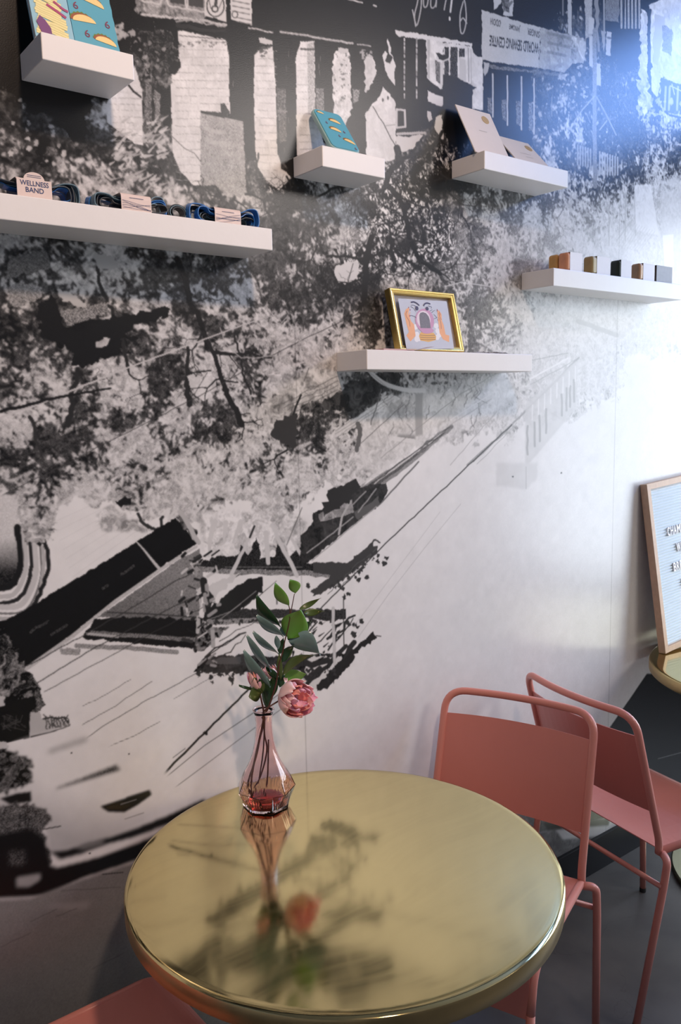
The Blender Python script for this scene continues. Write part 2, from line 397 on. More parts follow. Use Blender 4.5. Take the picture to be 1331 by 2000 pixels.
def stamp(txt, quad, v, bold=0.0, alpha=1.0):
    """text stretched into the quad: bottom-left, bottom-right, top-right, top-left of the text"""
    Vt, Tt = text_mesh(txt, bold); lo, hi = Vt.min(0), Vt.max(0); Q = [np.array(q, float) for q in quad]
    U = (Vt - lo) / (hi - lo); P = [(1 - a) * (1 - b) * Q[0] + a * (1 - b) * Q[1] + a * b * Q[2] + (1 - a) * b * Q[3] for a, b in U]
    for t in Tt: poly([tuple(P[i]) for i in t], v, alpha)

# ---- street front across the top
D, L_ = .01, .80
poly([(270, -40), (402, -40), (402, 34), (395, 46), (330, 34), (262, 24)], .36, rg=1.5, mott=.10, grain=.06)
for x, y in ((300, 3), (352, 12), (388, 18)):
    curve([(x - 26, y - 45), (x - 24, y - 4), (x - 6, y + 2), (x + 14, y + 3), (x + 13, y - 40)], 3, .72)
    poly([(x - 20, y - 40), (x - 20, y - 6), (x + 10, y - 2), (x + 9, y - 40)], .12)
line([(276, 29), (350, 36), (441, 49)], 5, .66, rg=1.2, grain=.1)
line([(345, 38), (440, 52)], 3, .5, rg=1.5)
poly([(399, -40), (441, -40), (442, 44), (400, 31)], .76, rg=.5)
curve([(421 + 17 * math.cos(t), 12 + 21 * math.sin(t)) for t in np.linspace(0, 6.28, 14)], 2.4, .08)
curve([(420 + 6 * math.cos(t), 18 + 6 * math.sin(t)) for t in np.linspace(0, 6.28, 9)], 2.6, .08)
line([(421, 12), (424, -14)], 6, .1); line([(412, 18), (408, 0)], 1.6, .15); line([(428, 16), (434, 2)], 1.6, .15)
poly([(449, -40), (491, -40), (492, 50), (451, 38)], .76, rg=.5)
for i, y in enumerate((-8, 2, 12, 22, 33, 41)):
    for x in range(462 if i > 3 else 454, 488, 5): line([(x, y + (x - 454) * .2), (x + 3.4, y + .7 + (x - 454) * .2)], 2.2, .15, alpha=.8)
curve([(459 + 5.5 * math.cos(t), 29 + 6.5 * math.sin(t)) for t in np.linspace(0, 6.28, 9)], 1.6, .12)
line([(486, 55), (533, 64)], 3, .62, rg=.6, grain=.1); line([(547, 63), (600, 70), (640, 78), (689, 85)], 4, .6, rg=.8, grain=.1); line([(698, 87), (724, 91)], 2.5, .55, rg=.5)
line([(678, -2), (708, 6)], 2.5, .75); line([(730, 11), (735, 13)], 3, .7)
def bricks(P, x0, x1, y0, y1, pitch, slope=0, n=.55):
    poly(P, .84, rg=.5, mott=.03, grain=.03)
    y = y0; k = 0
    while y < y1:
        x = x0 + rnd.uniform(0, 8)
        while x < x1:
            l = rnd.uniform(8, 26)
            line([(x, y + (x - x0) * slope + rnd.gauss(0, .5)), (min(x1, x + l), y + (min(x1, x + l) - x0) * slope + rnd.gauss(0, .5))], rnd.uniform(.8, 1.8), rnd.uniform(.35, .6), alpha=.75)
            if rnd.random() < .45: line([(x + l, y), (x + l + rnd.gauss(0, .5), y + pitch * .8)], 1.0, .55, alpha=.5)
            x += l + rnd.uniform(0, 5)
        y += pitch; k += 1
bricks([(347, 62), (352, 60), (441, 78), (447, 110), (449, 222), (392, 217), (392, 363), (378, 362), (352, 335), (339, 305), (335, 240), (334, 140), (350, 128)], 338, 446, 82, 360, 15, .02)
poly([(340, 30), (352, 130), (348, 140), (325, 150), (330, 40)], 0, rg=4)
line([(350, 70), (441, 78)], 1.6, .1); line([(345, 50), (400, 56), (441, 60)], (10, 5), .05, rg=2)
for _ in range(26): dot(rnd.uniform(350, 442), rnd.uniform(78, 92), rnd.uniform(1, 4), rnd.uniform(1, 3), .25, alpha=.7, rg=.6)
line([(334, 265), (360, 290), (380, 300), (393, 318)], 1.5, .2)
poly([(392, 217), (433, 225), (475, 235), (478, 300), (480, 372), (470, 388), (455, 380), (440, 376), (420, 362), (392, 364)], .50, rg=.6, grain=.10, mott=.03)
poly([(392, 217), (433, 225), (475, 235), (475, 238), (392, 221)], .02); poly([(431, 203), (438, 203), (448, 218), (448, 224), (432, 221)], .02, rg=.5)
for y, w_ in ((253, 36), (274, 30)): line([(402, y), (402 + w_, y + 6)], 8, .62, alpha=.6, rg=1.5)
poly([(443, 240), (455, 240), (458, 370), (446, 372)], .62, alpha=.4, grain=.15, sf=2)
bricks([(497, 110), (505, 100), (533, 92), (536, 130), (539, 180), (542, 300), (553, 330), (569, 348), (545, 372), (520, 352), (503, 325), (499, 290), (496, 180)], 499, 541, 100, 350, 14.5, .03)
poly([(506, 74), (531, 80), (532, 89), (508, 84)], .7, rg=1)
for _ in range(16): dot(rnd.uniform(508, 532), rnd.uniform(92, 112), rnd.uniform(1.5, 5), rnd.uniform(1.5, 4), .15, alpha=.8, rg=.7)
bricks([(578, 116), (582, 100), (588, 82), (614, 80), (616, 222), (640, 305), (580, 305)], 580, 614, 96, 300, 14, .02)
poly([(600, 86), (614, 82), (616, 225), (602, 225)], .45, alpha=.6, grain=.2); line([(588, 95), (613, 97)], 4, .15, rg=1.5)
poly([(650, 122), (656, 100), (682, 96), (685, 120), (686, 220), (672, 252), (655, 228), (650, 180)], .78, rg=1.5, mott=.06, grain=.05)
for _ in range(34): dot(rnd.uniform(652, 684), rnd.uniform(98, 200), rnd.uniform(1, 3), rnd.uniform(1, 3), .15, alpha=.7, rg=.5)
poly([(660, 93), (680, 95), (680, 104), (661, 102)], .7, rg=1); poly([(713, 122), (722, 108), (728, 108), (734, 140), (732, 158), (714, 184)], .78, rg=1.5, mott=.05)
for _ in range(14): dot(rnd.uniform(702, 726), rnd.uniform(98, 116), rnd.uniform(1, 4), rnd.uniform(1, 4), .55, alpha=.8, rg=.7)
poly([(618, 173), (633, 173), (633, 222), (619, 222)], .28, grain=.15); poly([(689, 175), (703, 176), (700, 198), (690, 202)], .35, grain=.12)
poly([(541, 173), (558, 175), (560, 275), (545, 280)], .18, grain=.14); line([(543, 216), (560, 219)], 3, .4, grain=.1)
poly([(255, 60), (330, 60), (345, 110), (330, 175), (280, 150), (262, 100)], .12, rg=6, mott=.16, grain=.05)
for _ in range(36): dot(rnd.uniform(262, 325), rnd.uniform(80, 170), rnd.uniform(1, 5), rnd.uniform(1, 5), rnd.uniform(.25, .6), alpha=.7, rg=1.2)
for _ in range(14): dot(rnd.uniform(222, 258), rnd.uniform(50, 80), rnd.uniform(2, 8), rnd.uniform(2, 8), .6, alpha=.8, rg=1.5)
# white wall behind the leaves at left, window slits
bricks([(262, 128), (270, 150), (277, 175), (279, 285), (262, 282), (240, 262), (210, 240), (208, 205), (215, 190), (245, 172)], 212, 277, 180, 280, 12, .02)
line([(248, 165), (262, 180), (275, 190)], 4, .03, rg=.6)
poly([(286, 160), (296, 168), (296, 262), (288, 280), (281, 210)], .25, grain=.14, rg=1); poly([(300, 175), (312, 185), (313, 250), (304, 240)], .3, grain=.14, rg=1)
for _ in range(90):
    x, y = rnd.uniform(215, 320), rnd.uniform(232, 385); a = rnd.uniform(-1.0, .5); l = rnd.uniform(6, 22)
    if x < 215 + (y - 232) * -.2: continue
    line([(x, y), (x + l * math.cos(a), y - abs(l * math.sin(a)) - 2)], (rnd.uniform(4, 8), 1), rnd.uniform(.5, .82), alpha=.85)
for x, y in ((45, 210), (40, 196), (57, 240), (52, 255), (55, 272), (57, 290), (70, 280), (100, 248), (104, 262), (170, 231), (25, 240), (20, 300), (115, 285), (125, 300), (90, 315), (105, 320)):
    dot(x, y, rnd.uniform(2, 6), rnd.uniform(3, 8), .6, rg=1.2, mott=.1)
# forked tree trunk, white gaps, shop windows
poly([(757, 76), (768, 110), (772, 130), (771, 168), (758, 150), (749, 120), (747, 108), (752, 100), (762, 112), (760, 100)], .82, rg=.8)
poly([(758, 104), (768, 112), (762, 125), (752, 120)], .02)
poly([(749, 171), (773, 198), (774, 282), (785, 296), (770, 312), (735, 320), (716, 310), (714, 220), (738, 192)], .84, rg=1, mott=.03)
curve([(728, 208), (745, 235), (765, 272), (780, 297)], 1.6, .06, rg=.5); dot(748, 196, 2, 4, .2); dot(758, 192, 2, 4, .2); line([(754, 246), (772, 244)], 1.5, .4)
for _ in range(20): line([(rnd.uniform(716, 745), rnd.uniform(200, 300)), (rnd.uniform(735, 772), rnd.uniform(200, 300))], .8, .6, alpha=.3)
poly([(772, 59), (850, 72), (923, 85), (922, 90), (850, 81), (776, 71)], .82, rg=.8)
for x in (790, 814):
    for y in range(76, 190, 4):
        if rnd.random() < .72: line([(x, y), (x + .3, y + 4)], 3, rnd.uniform(.35, .75))
poly([(833, 77), (866, 82), (866, 176), (850, 166), (834, 152)], .80, rg=.8, mott=.05); poly([(850, 118), (860, 122), (860, 165), (852, 158)], .25, grain=.1)
poly([(835, 77), (840, 78), (840, 155), (835, 152)], .4, alpha=.5); poly([(836, 177), (866, 190), (866, 209), (848, 204), (836, 198)], .82, rg=.8)
poly([(866, 84), (921, 90), (929, 108), (943, 112), (944, 216), (922, 213), (923, 172), (895, 160), (893, 150), (866, 148)], .80, rg=.8, mott=.04)
for a in ((869, 92, 877, 150), (880, 92, 894, 152), (897, 95, 908, 112)): poly([(a[0], a[1]), (a[2], a[1] + 1), (a[2], a[3]), (a[0], a[3])], .05, grain=.1, rg=.5)
poly([(897, 112), (910, 118), (911, 160), (898, 156)], .68); poly([(852, 103), (878, 110), (870, 122), (858, 116)], .03, rg=1.2); line([(866, 120), (876, 116)], 3, .7)
line([(915, 95), (916, 160)], 1.6, .4); line([(920, 96), (921, 166)], 1.2, .5)
poly([(865, 145), (893, 152), (930, 172), (924, 176), (922, 222), (890, 224), (866, 210)], .03, rg=.8)
line([(775, 214), (791, 216), (792, 248), (775, 250), (775, 214)], 4, .72); line([(775, 262), (830, 260)], 5, .68, rg=.5)
poly([(774, 268), (826, 264), (806, 291), (786, 298), (775, 284)], .82, rg=1)
poly([(835, 218), (842, 220), (844, 234), (838, 238), (834, 228)], .75, rg=.8); poly([(848, 250), (852, 228), (864, 223), (866, 276), (856, 262)], .82, rg=1)
for P in ([(812, 52), (810, 30), (816, 4), (820, -30)], [(806, 20), (814, 50), (822, 20), (824, -10)], [(828, -20), (828, 12), (835, 10), (838, -20)], [(843, -20), (842, 14), (851, 10), (854, -20), (852, 14)], [(868, 20), (870, 8), (876, -20)],
          [(905, 4), (899, 30), (900, 62), (906, 64), (911, 40), (909, 8), (904, -6)], [(899, 42), (905, 36), (912, 46)]): curve(P, 2.4, .58)
line([(884, -10), (880, 24)], 3.4, .8); dot(878.5, 37, 2, 4, .8)
# the upside-down shop sign
poly([(941, 20), (1000, 38), (1056, 54), (1053, 133), (1000, 127), (941, 117)], .70, rg=.6, grain=.03)
poly([(1056, 54), (1066, 56), (1120, 70), (1146, 76), (1142, 122), (1118, 125), (1102, 142), (1053, 133)], .56, rg=1, mott=.05, grain=.04)
stamp('WORLD SEWING CENTRE', [(1053, 84), (957, 69), (956, 90), (1053, 106)], .06, .02)
stamp('SINGER', [(1055, 62), (1031, 55), (1030, 68), (1054, 75)], .12, .02); stamp('JANOME', [(1017, 50), (995, 44), (995, 57), (1016, 64)], .12, .02); stamp('ODOIH', [(979, 40), (958, 35), (958, 48), (978, 54)], .12, .02)
for y in (66, 84, 102):
    x = 1072
    while x < 1116 - (y - 66) * .4:
        l = rnd.uniform(3, 9); line([(x, y + (x - 1072) * .22), (x + l, y + (x + l - 1072) * .22)], 6, .28, alpha=.6, rg=.5); x += l + 2.5
poly([(962, -30), (1003, -30), (1002, 32), (984, 30), (982, 2), (966, 20)], .72, rg=.8); poly([(975, -20), (996, -20), (995, 25), (984, 22)], .2, mott=.1, grain=.1)
line([(994, 12), (1000, 4)], 5, .3)
for x, y0, y1 in ((963, 145, 229), (991.6, 148, 245), (1019, 150, 254), (1043.5, 154, 262), (1096, 176, 211), (1078, 190, 228)):
    line([(x, y0), (x, y1)], 3 if x < 1050 else 2, .66 if x < 1050 else .35, rg=.3)
    if x < 1050: poly([(x - 11, y0 + 47), (x - 3, y0 + 47), (x - 2, y1 - 6), (x - 10, y1 - 12)], .27, grain=.12, rg=.8)
poly([(946, 125), (1100, 145), (1098, 150), (946, 133)], .25, rg=1, grain=.1); poly([(945, 122), (956, 124), (952, 142), (946, 148)], .6, rg=1)
poly([(1109, -30), (1117, -30), (1117, 70), (1110, 66)], .62, rg=.5); line([(1100, -10), (1100, 30)], 3, .3); poly([(1142, -30), (1158, -30), (1156, 72), (1144, 76)], .56, rg=1, grain=.08)
poly([(1117, 72), (1144, 76), (1140, 118), (1120, 122), (1116, 100)], .62, rg=2, mott=.12)
for _ in range(60): dot(rnd.uniform(1092, 1150), rnd.uniform(105, 215), rnd.uniform(1, 4), rnd.uniform(1, 5), rnd.uniform(.45, .75), rg=.8, alpha=.8)
poly([(1151, 34), (1161, 36), (1160, 68), (1151, 66)], .68, rg=.4); poly([(1151, 71), (1160, 72), (1160, 134), (1152, 130)], .68, rg=.5); poly([(1164, 124), (1174, 125), (1174, 168), (1163, 166)], .70, rg=.5)
poly([(1186, 62), (1195, 64), (1193, 110), (1184, 107)], .66, rg=.5); line([(1188, 74), (1193, 75)], 4, .2); poly([(1175, 60), (1184, 64), (1180, 100)], .5, rg=.8); line([(1180, -20), (1181, 90)], 3, .5); line([(1165, -20), (1166, 60), (1170, 100)], (9, 4), .4, rg=1.5)
line([(1162, 60), (1162, 260), (1163, 365)], 8, .38, rg=.4, grain=.08); line([(1162, 188), (1138, 215), (1122, 238)], 2.5, .52); line([(1166, 190), (1185, 225), (1204, 264)], 3, .42); line([(1186, 236), (1172, 254)], 2.5, .52); line([(1144, 220), (1154, 240)], 1.5, .4)
for x in range(1214, 1250, 7): line([(x, -20), (x + .5, 55)], 4, .52, grain=.08)
poly([(1182, -20), (1210, -20), (1210, 45), (1182, 40)], .3, rg=1, grain=.08)
poly([(1253, 18), (1266, 24), (1266, 160), (1258, 166), (1248, 150)], .72, rg=1.5, mott=.08); poly([(1268, 10), (1340, -20), (1340, 170), (1292, 150), (1285, 190), (1272, 178)], .80, rg=1, mott=.05)
poly([(1280, 28), (1300, 34), (1298, 60), (1284, 130), (1275, 120)], .68, rg=1); poly([(1295, 50), (1314, 58), (1312, 110), (1294, 100)], .42, grain=.1, rg=1); poly([(1290, 152), (1340, 170), (1340, 225), (1300, 220), (1291, 200)], .12, rg=1.5)
for x in (1301, 1309, 1325): line([(x, 170), (x - 2, 215)], 4, .55)
line([(1310, 168), (1331, 178)], 2, .75); line([(1313, 165), (1318, 185)], 2, .7)
curve([(1269, 20), (1268, 80), (1269, 140), (1275, 195), (1300, 220), (1340, 235)], (6, 4), .05, rg=1); dot(1271, 130, 5, 8, .06, rg=1)
poly([(1245, 150), (1266, 165), (1274, 200), (1262, 228), (1250, 205)], .68, rg=3, mott=.12)
for _ in range(70):
    x = rnd.uniform(1245, 1335); dot(x, rnd.uniform(190, 235 + (x - 1245) * .9), rnd.uniform(1, 5), rnd.uniform(1, 6), rnd.uniform(.5, .8), alpha=.75, rg=1)
for x in range(1129, 1156, 5): line([(x, 284 + (x - 1129) * .3), (x, 322 + (x - 1129) * .2)], 3, .52, grain=.06)
for x in range(1172, 1208, 5): line([(x, 297 + (x - 1172) * .3), (x, 342)], 3, .60, grain=.05)
# ---- tree limbs hanging into the foliage
curve([(775, 290), (778, 318), (760, 338), (757, 362), (781, 386), (793, 425), (802, 470), (823, 509), (860, 535)], (13, 7), .03, rg=.8)
curve([(600, 395), (660, 365), (715, 345), (757, 340)], (4, 9), .05, rg=1)
for P, w in (([(784, 359), (805, 380), (841, 395)], 5), ([(727, 464), (720, 490), (715, 520), (712, 590)], 11), ([(763, 464), (767, 490), (770, 530)], 7), ([(772, 488), (795, 510), (822, 526)], 6), ([(640, 500), (680, 502), (715, 505), (760, 490)], 5),
             ([(782, 340), (787, 318), (783, 305)], 5), ([(853, 440), (850, 420), (862, 425)], 5), ([(700, 520), (672, 560), (660, 575)], 3), ([(866, 260), (840, 290), (800, 306), (780, 312)], 7), ([(846, 330), (870, 345), (905, 362)], 4)): curve(P, w, .05, rg=1.2)
curve([(345, 505), (362, 545), (372, 590), (388, 618), (398, 650), (405, 680)], (12, 9), .03, rg=1.2)
curve([(398, 650), (415, 690), (432, 740), (445, 770), (460, 800), (472, 830)], (7, 12), .05, rg=1.5)
curve([(420, 690), (450, 692), (480, 690), (530, 700)], (8, 3), .05, rg=1); curve([(455, 650), (466, 690), (475, 730), (490, 770)], (4, 4), .06, rg=1.5)
curve([(190, 520), (195, 560), (215, 600), (235, 650), (250, 720)], (7, 7), .06, rg=2); curve([(152, 720), (140, 790), (133, 830)], (9, 12), .06, rg=2); curve([(60, 815), (72, 860), (80, 890)], (8, 5), .08, rg=2)
curve([(368, 680), (364, 740), (370, 790)], (6, 12), .06, rg=2)
poly([(72, 600), (100, 575), (115, 600), (125, 640), (160, 645), (205, 625), (230, 615), (330, 600), (330, 618), (270, 632), (242, 650), (272, 663), (258, 668), (236, 660), (238, 690), (160, 717), (140, 712), (148, 690), (115, 672), (78, 655)], .02, rg=3)
poly([(186, 672), (205, 658), (215, 662), (205, 678), (188, 682)], .62, rg=1.5, mott=.1)
poly([(12, 558), (75, 552), (80, 585), (25, 602)], .42, rg=2, grain=.12); poly([(20, 500), (90, 490), (98, 525), (10, 545)], .26, rg=3, grain=.08); poly([(122, 608), (210, 590), (215, 612), (140, 636), (124, 628)], .36, rg=2, grain=.16)
poly([(182, 498), (222, 500), (230, 522), (215, 530), (190, 520)], .62, rg=2); poly([(110, 565), (130, 570), (170, 592), (160, 600), (122, 590)], .66, rg=2)
poly([(365, 735), (412, 728), (425, 755), (400, 785), (378, 770)], .80, rg=2.5, mott=.06); line([(365, 730), (412, 724)], 3, .05); line([(380, 770), (405, 728)], 1.5, .2)
poly([(656, 518), (700, 508), (700, 545), (672, 556), (656, 546)], .80, rg=2); line([(680, 550), (690, 515)], 1.5, .1)
def twigs(x, y, a, l, w, depth, v=.05):
    """a bare branch that keeps forking"""
    P = [(x, y)]
    for _ in range(3): a += rnd.gauss(0, .28); x += math.cos(a) * l / 3; y += math.sin(a) * l / 3; P.append((x, y))
    line(P, (w, max(.7, w * .65)), v)
    if depth:
        for s_ in (-1, 1):
            if rnd.random() < .9: twigs(x, y, a + s_ * rnd.uniform(.35, .95), l * rnd.uniform(.6, .9), max(.8, w * .62), depth - 1, v)
        if rnd.random() < .5: twigs(*P[1], a + rnd.choice((-1, 1)) * rnd.uniform(.6, 1.2), l * .6, max(.7, w * .5), depth - 1, v)
for x, y, a, l, w, d in ((757, 362, 2.6, 40, 5, 4), (757, 340, .4, 40, 4, 4), (781, 386, .3, 40, 4, 4), (793, 425, 2.7, 34, 4, 4), (793, 425, .2, 36, 4, 4), (802, 470, 2.4, 34, 4, 4), (802, 470, -.3, 40, 4, 4), (823, 509, .3, 40, 4, 4), (823, 509, 1.7, 34, 4, 3), (712, 590, 2.5, 26, 3, 3), (712, 540, 2.9, 34, 4, 4), (715, 500, .2, 36, 4, 3), (780, 310, -.2, 38, 4, 3), (850, 310, .5, 40, 4, 4),
                         (505, 300, 1.2, 30, 3.5, 4), (545, 300, 1.6, 30, 4, 4), (500, 330, .6, 34, 4, 4), (560, 345, .9, 32, 4, 3), (590, 380, .4, 34, 3, 4), (620, 400, 2.7, 34, 3, 4), (660, 366, 1.2, 30, 3, 3), (480, 380, .2, 36, 5, 4), (440, 385, 2.9, 30, 5, 3), (455, 390, .9, 30, 4, 3), (780, 297, 2.2, 26, 3, 3), (742, 320, 2.8, 26, 3, 3), (840, 290, -.9, 24, 3, 2),
                         (395, 650, 2.4, 40, 4, 3), (372, 590, .2, 36, 3, 3), (415, 690, .2, 34, 4, 3), (432, 740, .8, 34, 4, 3), (432, 740, 2.5, 34, 4, 3), (460, 800, 1.2, 30, 5, 3), (250, 720, 1.3, 34, 4, 3), (150, 720, 1.2, 34, 4, 3), (870, 370, 1.1, 40, 3, 4), (900, 420, .6, 40, 2.5, 4), (560, 880, 2.2, 30, 4, 2), (640, 560, 1.9, 30, 3, 3), (620, 480, 1.8, 30, 3, 3), (1010, 380, 1.0, 30, 2, 3), (1100, 400, 1.3, 30, 2, 3)):
    twigs(x, y, a, l, w, d, .05 if x < 950 else .35)
# light road edge with dark slabs in the middle
poly([(522, 732), (648, 715), (650, 752), (585, 800), (528, 826), (480, 806), (552, 770)], .66, rg=3, mott=.12)
for i in range(5): line([(545 + i * 8, 790 + i * 6), (600 + i * 8, 765 + i * 5), (660, 735 + i * 9)], 1.8, .25, alpha=.7, rg=1)
curve([(588, 772), (578, 795), (573, 812)], 4, .06); line([(594, 745), (603, 720)], 2, .3)
poly([(610, 795), (660, 768), (690, 745), (765, 722), (790, 738), (760, 765), (687, 806), (640, 800)], .10, rg=2.5, mott=.04)
poly([(534, 826), (560, 812), (582, 806), (574, 880), (560, 870), (528, 852)], .10, rg=2.5)
poly([(640, 850), (700, 812), (765, 768), (780, 778), (700, 832), (650, 862)], .84, rg=1.5, mott=.05)
for i in range(3): line([(655, 842 + i * 7), (770, 766 + i * 7)], 1.2, .35, alpha=.7, rg=.8)
poly([(700, 832), (775, 775), (1000, 740), (1010, 770), (900, 850), (800, 900), (735, 950), (700, 900)], .84, alpha=.75, sf=4, mott=.06)
curve([(745, 760), (737, 790), (725, 830)], 2, .3, rg=1.2); curve([(700, 826), (703, 850), (697, 880)], (9, 8), .25, rg=1)
for _ in range(26):
    x, y = rnd.uniform(740, 950), rnd.uniform(735, 830); curve([(x, y), (x + rnd.gauss(0, 6), y + 12), (x + rnd.gauss(0, 8), y + 26)], (1.5, 2.5), .38, alpha=.55, rg=1)
poly([(811, 770), (826, 768), (826, 850), (812, 852)], .55, sf=1); poly([(776, 848), (812, 850), (812, 864), (778, 862)], .45, sf=2); line([(775, 858), (808, 862)], 9, .88)
curve([(720, 722), (735, 738), (757, 752), (792, 762), (828, 763)], (8, 9), .92); line([(722, 728), (757, 757), (792, 767)], 1.2, .6)
for i, (w, v) in enumerate(((26, .42), (14, .2), (5, .78), (3, .15))):
    line([(682, 985 - i * 3), (740, 942 - i * 2), (800, 900 - i * 3), (860, 850), (882, 834)], (w, w * .35), v, rg=.8, alpha=.9, grain=.05)
line([(738, 990), (818, 902)], 3, .3, rg=.5); line([(700, 950), (800, 880), (850, 830)], 2.5, .85)
curve([(815, 885), (830, 880), (836, 862), (828, 870), (818, 888)], 3, .3)
for P, w, v in (([(913, 907), (980, 850), (1060, 770), (1131, 699)], 3.5, .48), ([(925, 903), (1000, 830), (1080, 752)], 1.6, .5), ([(932, 907), (1010, 826)], 1.4, .6), ([(880, 908), (970, 805)], 1.4, .6), ([(745, 895), (800, 850), (900, 770), (1000, 712), (1110, 690)], 1.5, .5),
                ([(700, 870), (790, 790)], 1.5, .3), ([(880, 820), (960, 770)], 2, .95), ([(880, 830), (960, 780)], 1.5, .6), ([(1036, 740), (1110, 700)], 3, .96), ([(1036, 752), (1130, 700)], 1.5, .55), ([(1130, 628), (1205, 655)], 9, .66)): line(P, w, v, rg=.5, alpha=.9)
poly([(1027, 790), (1127, 704), (1127, 797), (1026, 915)], .76, sf=1, alpha=.8)
for x, y0, y1 in ((1031, 832, 888), (1045, 826, 872), (1055, 812, 862), (1067, 800, 846), (1098, 770, 812), (1107, 758, 802), (1114, 755, 795), (1122, 742, 785)): line([(x, y0), (x, y1)], 4, .55, rg=.5)
for x in range(1040, 1125, 12): line([(x, 830 - (x - 1030) * .9), (x + .5, 800 - (x - 1030) * .9)], 2, .92)
poly([(970, 905), (1050, 905), (1050, 935), (1028, 956), (968, 948)], .82, sf=2, rg=1); line([(1028, 912), (1028, 955)], 1.5, .65)
for P in ([(1000, 500), (1060, 520), (1100, 480)], [(1240, 360), (1242, 460)], [(1222, 380), (1222, 470)], [(1190, 400), (1190, 480)], [(1262, 400), (1290, 440)], [(1205, 470), (1235, 430)]): line(P, 2.5, .62, alpha=.8, rg=.6)
poly([(1240, 362), (1272, 360), (1288, 460), (1242, 450)], .95, alpha=.8, sf=1); poly([(1290, 350), (1340, 350), (1340, 600), (1298, 600)], .80, alpha=.6, sf=2); poly([(1295, 460), (1316, 458), (1316, 545), (1300, 548)], .95)
for i in range(12): line([(1195 + i * 5, 480 + i), (1225 + i * 5, 430 + i * 2)], 1, .68, alpha=.7)
line([(960, 560), (900, 552), (870, 560)], 1.5, .85); curve([(1140, 715), (1200, 668), (1331, 672)], 1.2, .78, alpha=.7)
# ---- wires through the leaves
line([(0, 816), (75, 790), (150, 759), (270, 711), (400, 663), (500, 626)], (4, 2), .74, rg=.4); line([(0, 803), (45, 795), (90, 781), (150, 770), (216, 759)], (7, 4), .03, rg=.7)
line([(0, 970), (40, 950), (150, 897), (192, 873), (300, 819), (400, 768), (520, 700), (700, 612)], 1.8, .12, rg=.5, alpha=.85)
line([(0, 757), (24, 752)], 6, .04, rg=1)
for P in ([(510, 672), (560, 620)], [(530, 690), (600, 650)], [(560, 690), (600, 655)], [(430, 640), (440, 670), (470, 700), (560, 695)]): line(P, 2, .62, rg=.8, alpha=.8)
# ---- gate arches, black beam and roof at left
poly([(-80, 965), (30, 968), (36, 1035), (40, 1100), (20, 1150), (-80, 1165)], .80, grad=(0, 1050, 0, 1, 70, .04), grain=.05, sf=1)
curve([(34, 1030), (41, 1095), (27, 1138), (0, 1150), (-40, 1150)], 13, .03, rg=.6); curve([(46, 1040), (50, 1110), (30, 1158), (0, 1166), (-40, 1166)], 9, .70)
curve([(58, 1058), (61, 1115), (40, 1165), (8, 1178), (-40, 1180)], 8, .06, rg=.6); curve([(66, 1050), (70, 1118), (52, 1168), (26, 1186), (-40, 1182)], 11, .74); curve([(78, 1065), (80, 1125), (60, 1180), (30, 1198), (-40, 1196)], 4, .3)
curve([(84, 1070), (84, 1125), (66, 1182), (34, 1208), (-40, 1206)], 7, .62, rg=.8); curve([(88, 1056), (93, 1110), (78, 1162), (50, 1198), (20, 1214)], 8, .05, rg=1.5); dot(72, 1058, 14, 7, .04, rg=2)
poly([(40, 1020), (92, 1030), (86, 1062), (48, 1058)], .5, rg=3, mott=.2, alpha=.8)
for i in range(9): line([(105 + i * 6, 1020 + i * 18), (250 + i * 8, 955 + i * 10)], 1.2, .78, alpha=.5)
poly([(190, 1000), (216, 990), (270, 1020), (300, 1036), (200, 1038), (188, 1025)], .60, rg=3, mott=.16, sf=1)
poly([(222, 984), (240, 972), (258, 974), (256, 986), (236, 990)], .03, rg=1.5); curve([(268, 1005), (290, 1030), (312, 1032), (318, 1010)], (6, 6), .08, rg=2)
poly([(-60, 1215), (10, 1212), (72, 1178), (342, 1012), (352, 1022), (384, 1062), (312, 1111), (225, 1172), (140, 1240), (52, 1303), (20, 1290), (-60, 1300)], .015, rg=.8)
for a in ((100, 1240, 30), (200, 1150, 10), (235, 1122, 26), (60, 1235, 34)): line([(a[0], a[1]), (a[0] + a[2], a[1] - a[2] * .62)], 5, .10, rg=1, grain=.06)
curve([(266, 1058), (280, 1073), (296, 1093), (311, 1111)], (2, 6), .72)
poly([(342, 1012), (352, 1000), (385, 1035), (384, 1062)], .35, rg=2, mott=.15); curve([(352, 1000), (370, 1030), (388, 1060)], 9, .66, rg=.8); curve([(330, 1016), (338, 1002), (344, 998)], 5, .8)
line([(384, 1068), (350, 1088), (312, 1114), (225, 1175), (140, 1244), (52, 1306)], (5, 8), .70, grain=.05)
poly([(318, 1116), (345, 1096), (390, 1072), (398, 1130), (388, 1212), (190, 1206), (228, 1180)], .38, rg=.6, grain=.055, grad=(300, 1110, -1, 2, 90, .28))
poly([(186, 1208), (290, 1204), (384, 1212), (392, 1268), (330, 1264), (160, 1248)], .03, rg=1.5); line([(180, 1236), (240, 1240), (385, 1250)], 8, .3, grain=.1, rg=1); line([(170, 1238), (230, 1244)], 5, .62); line([(210, 1196), (300, 1200), (385, 1206)], 3, .12)
line([(150, 1262), (250, 1266), (345, 1274)], 9, .45, grain=.08, rg=.8); poly([(118, 1266), (158, 1268), (156, 1280), (118, 1278)], .5, rg=1, grain=.08)
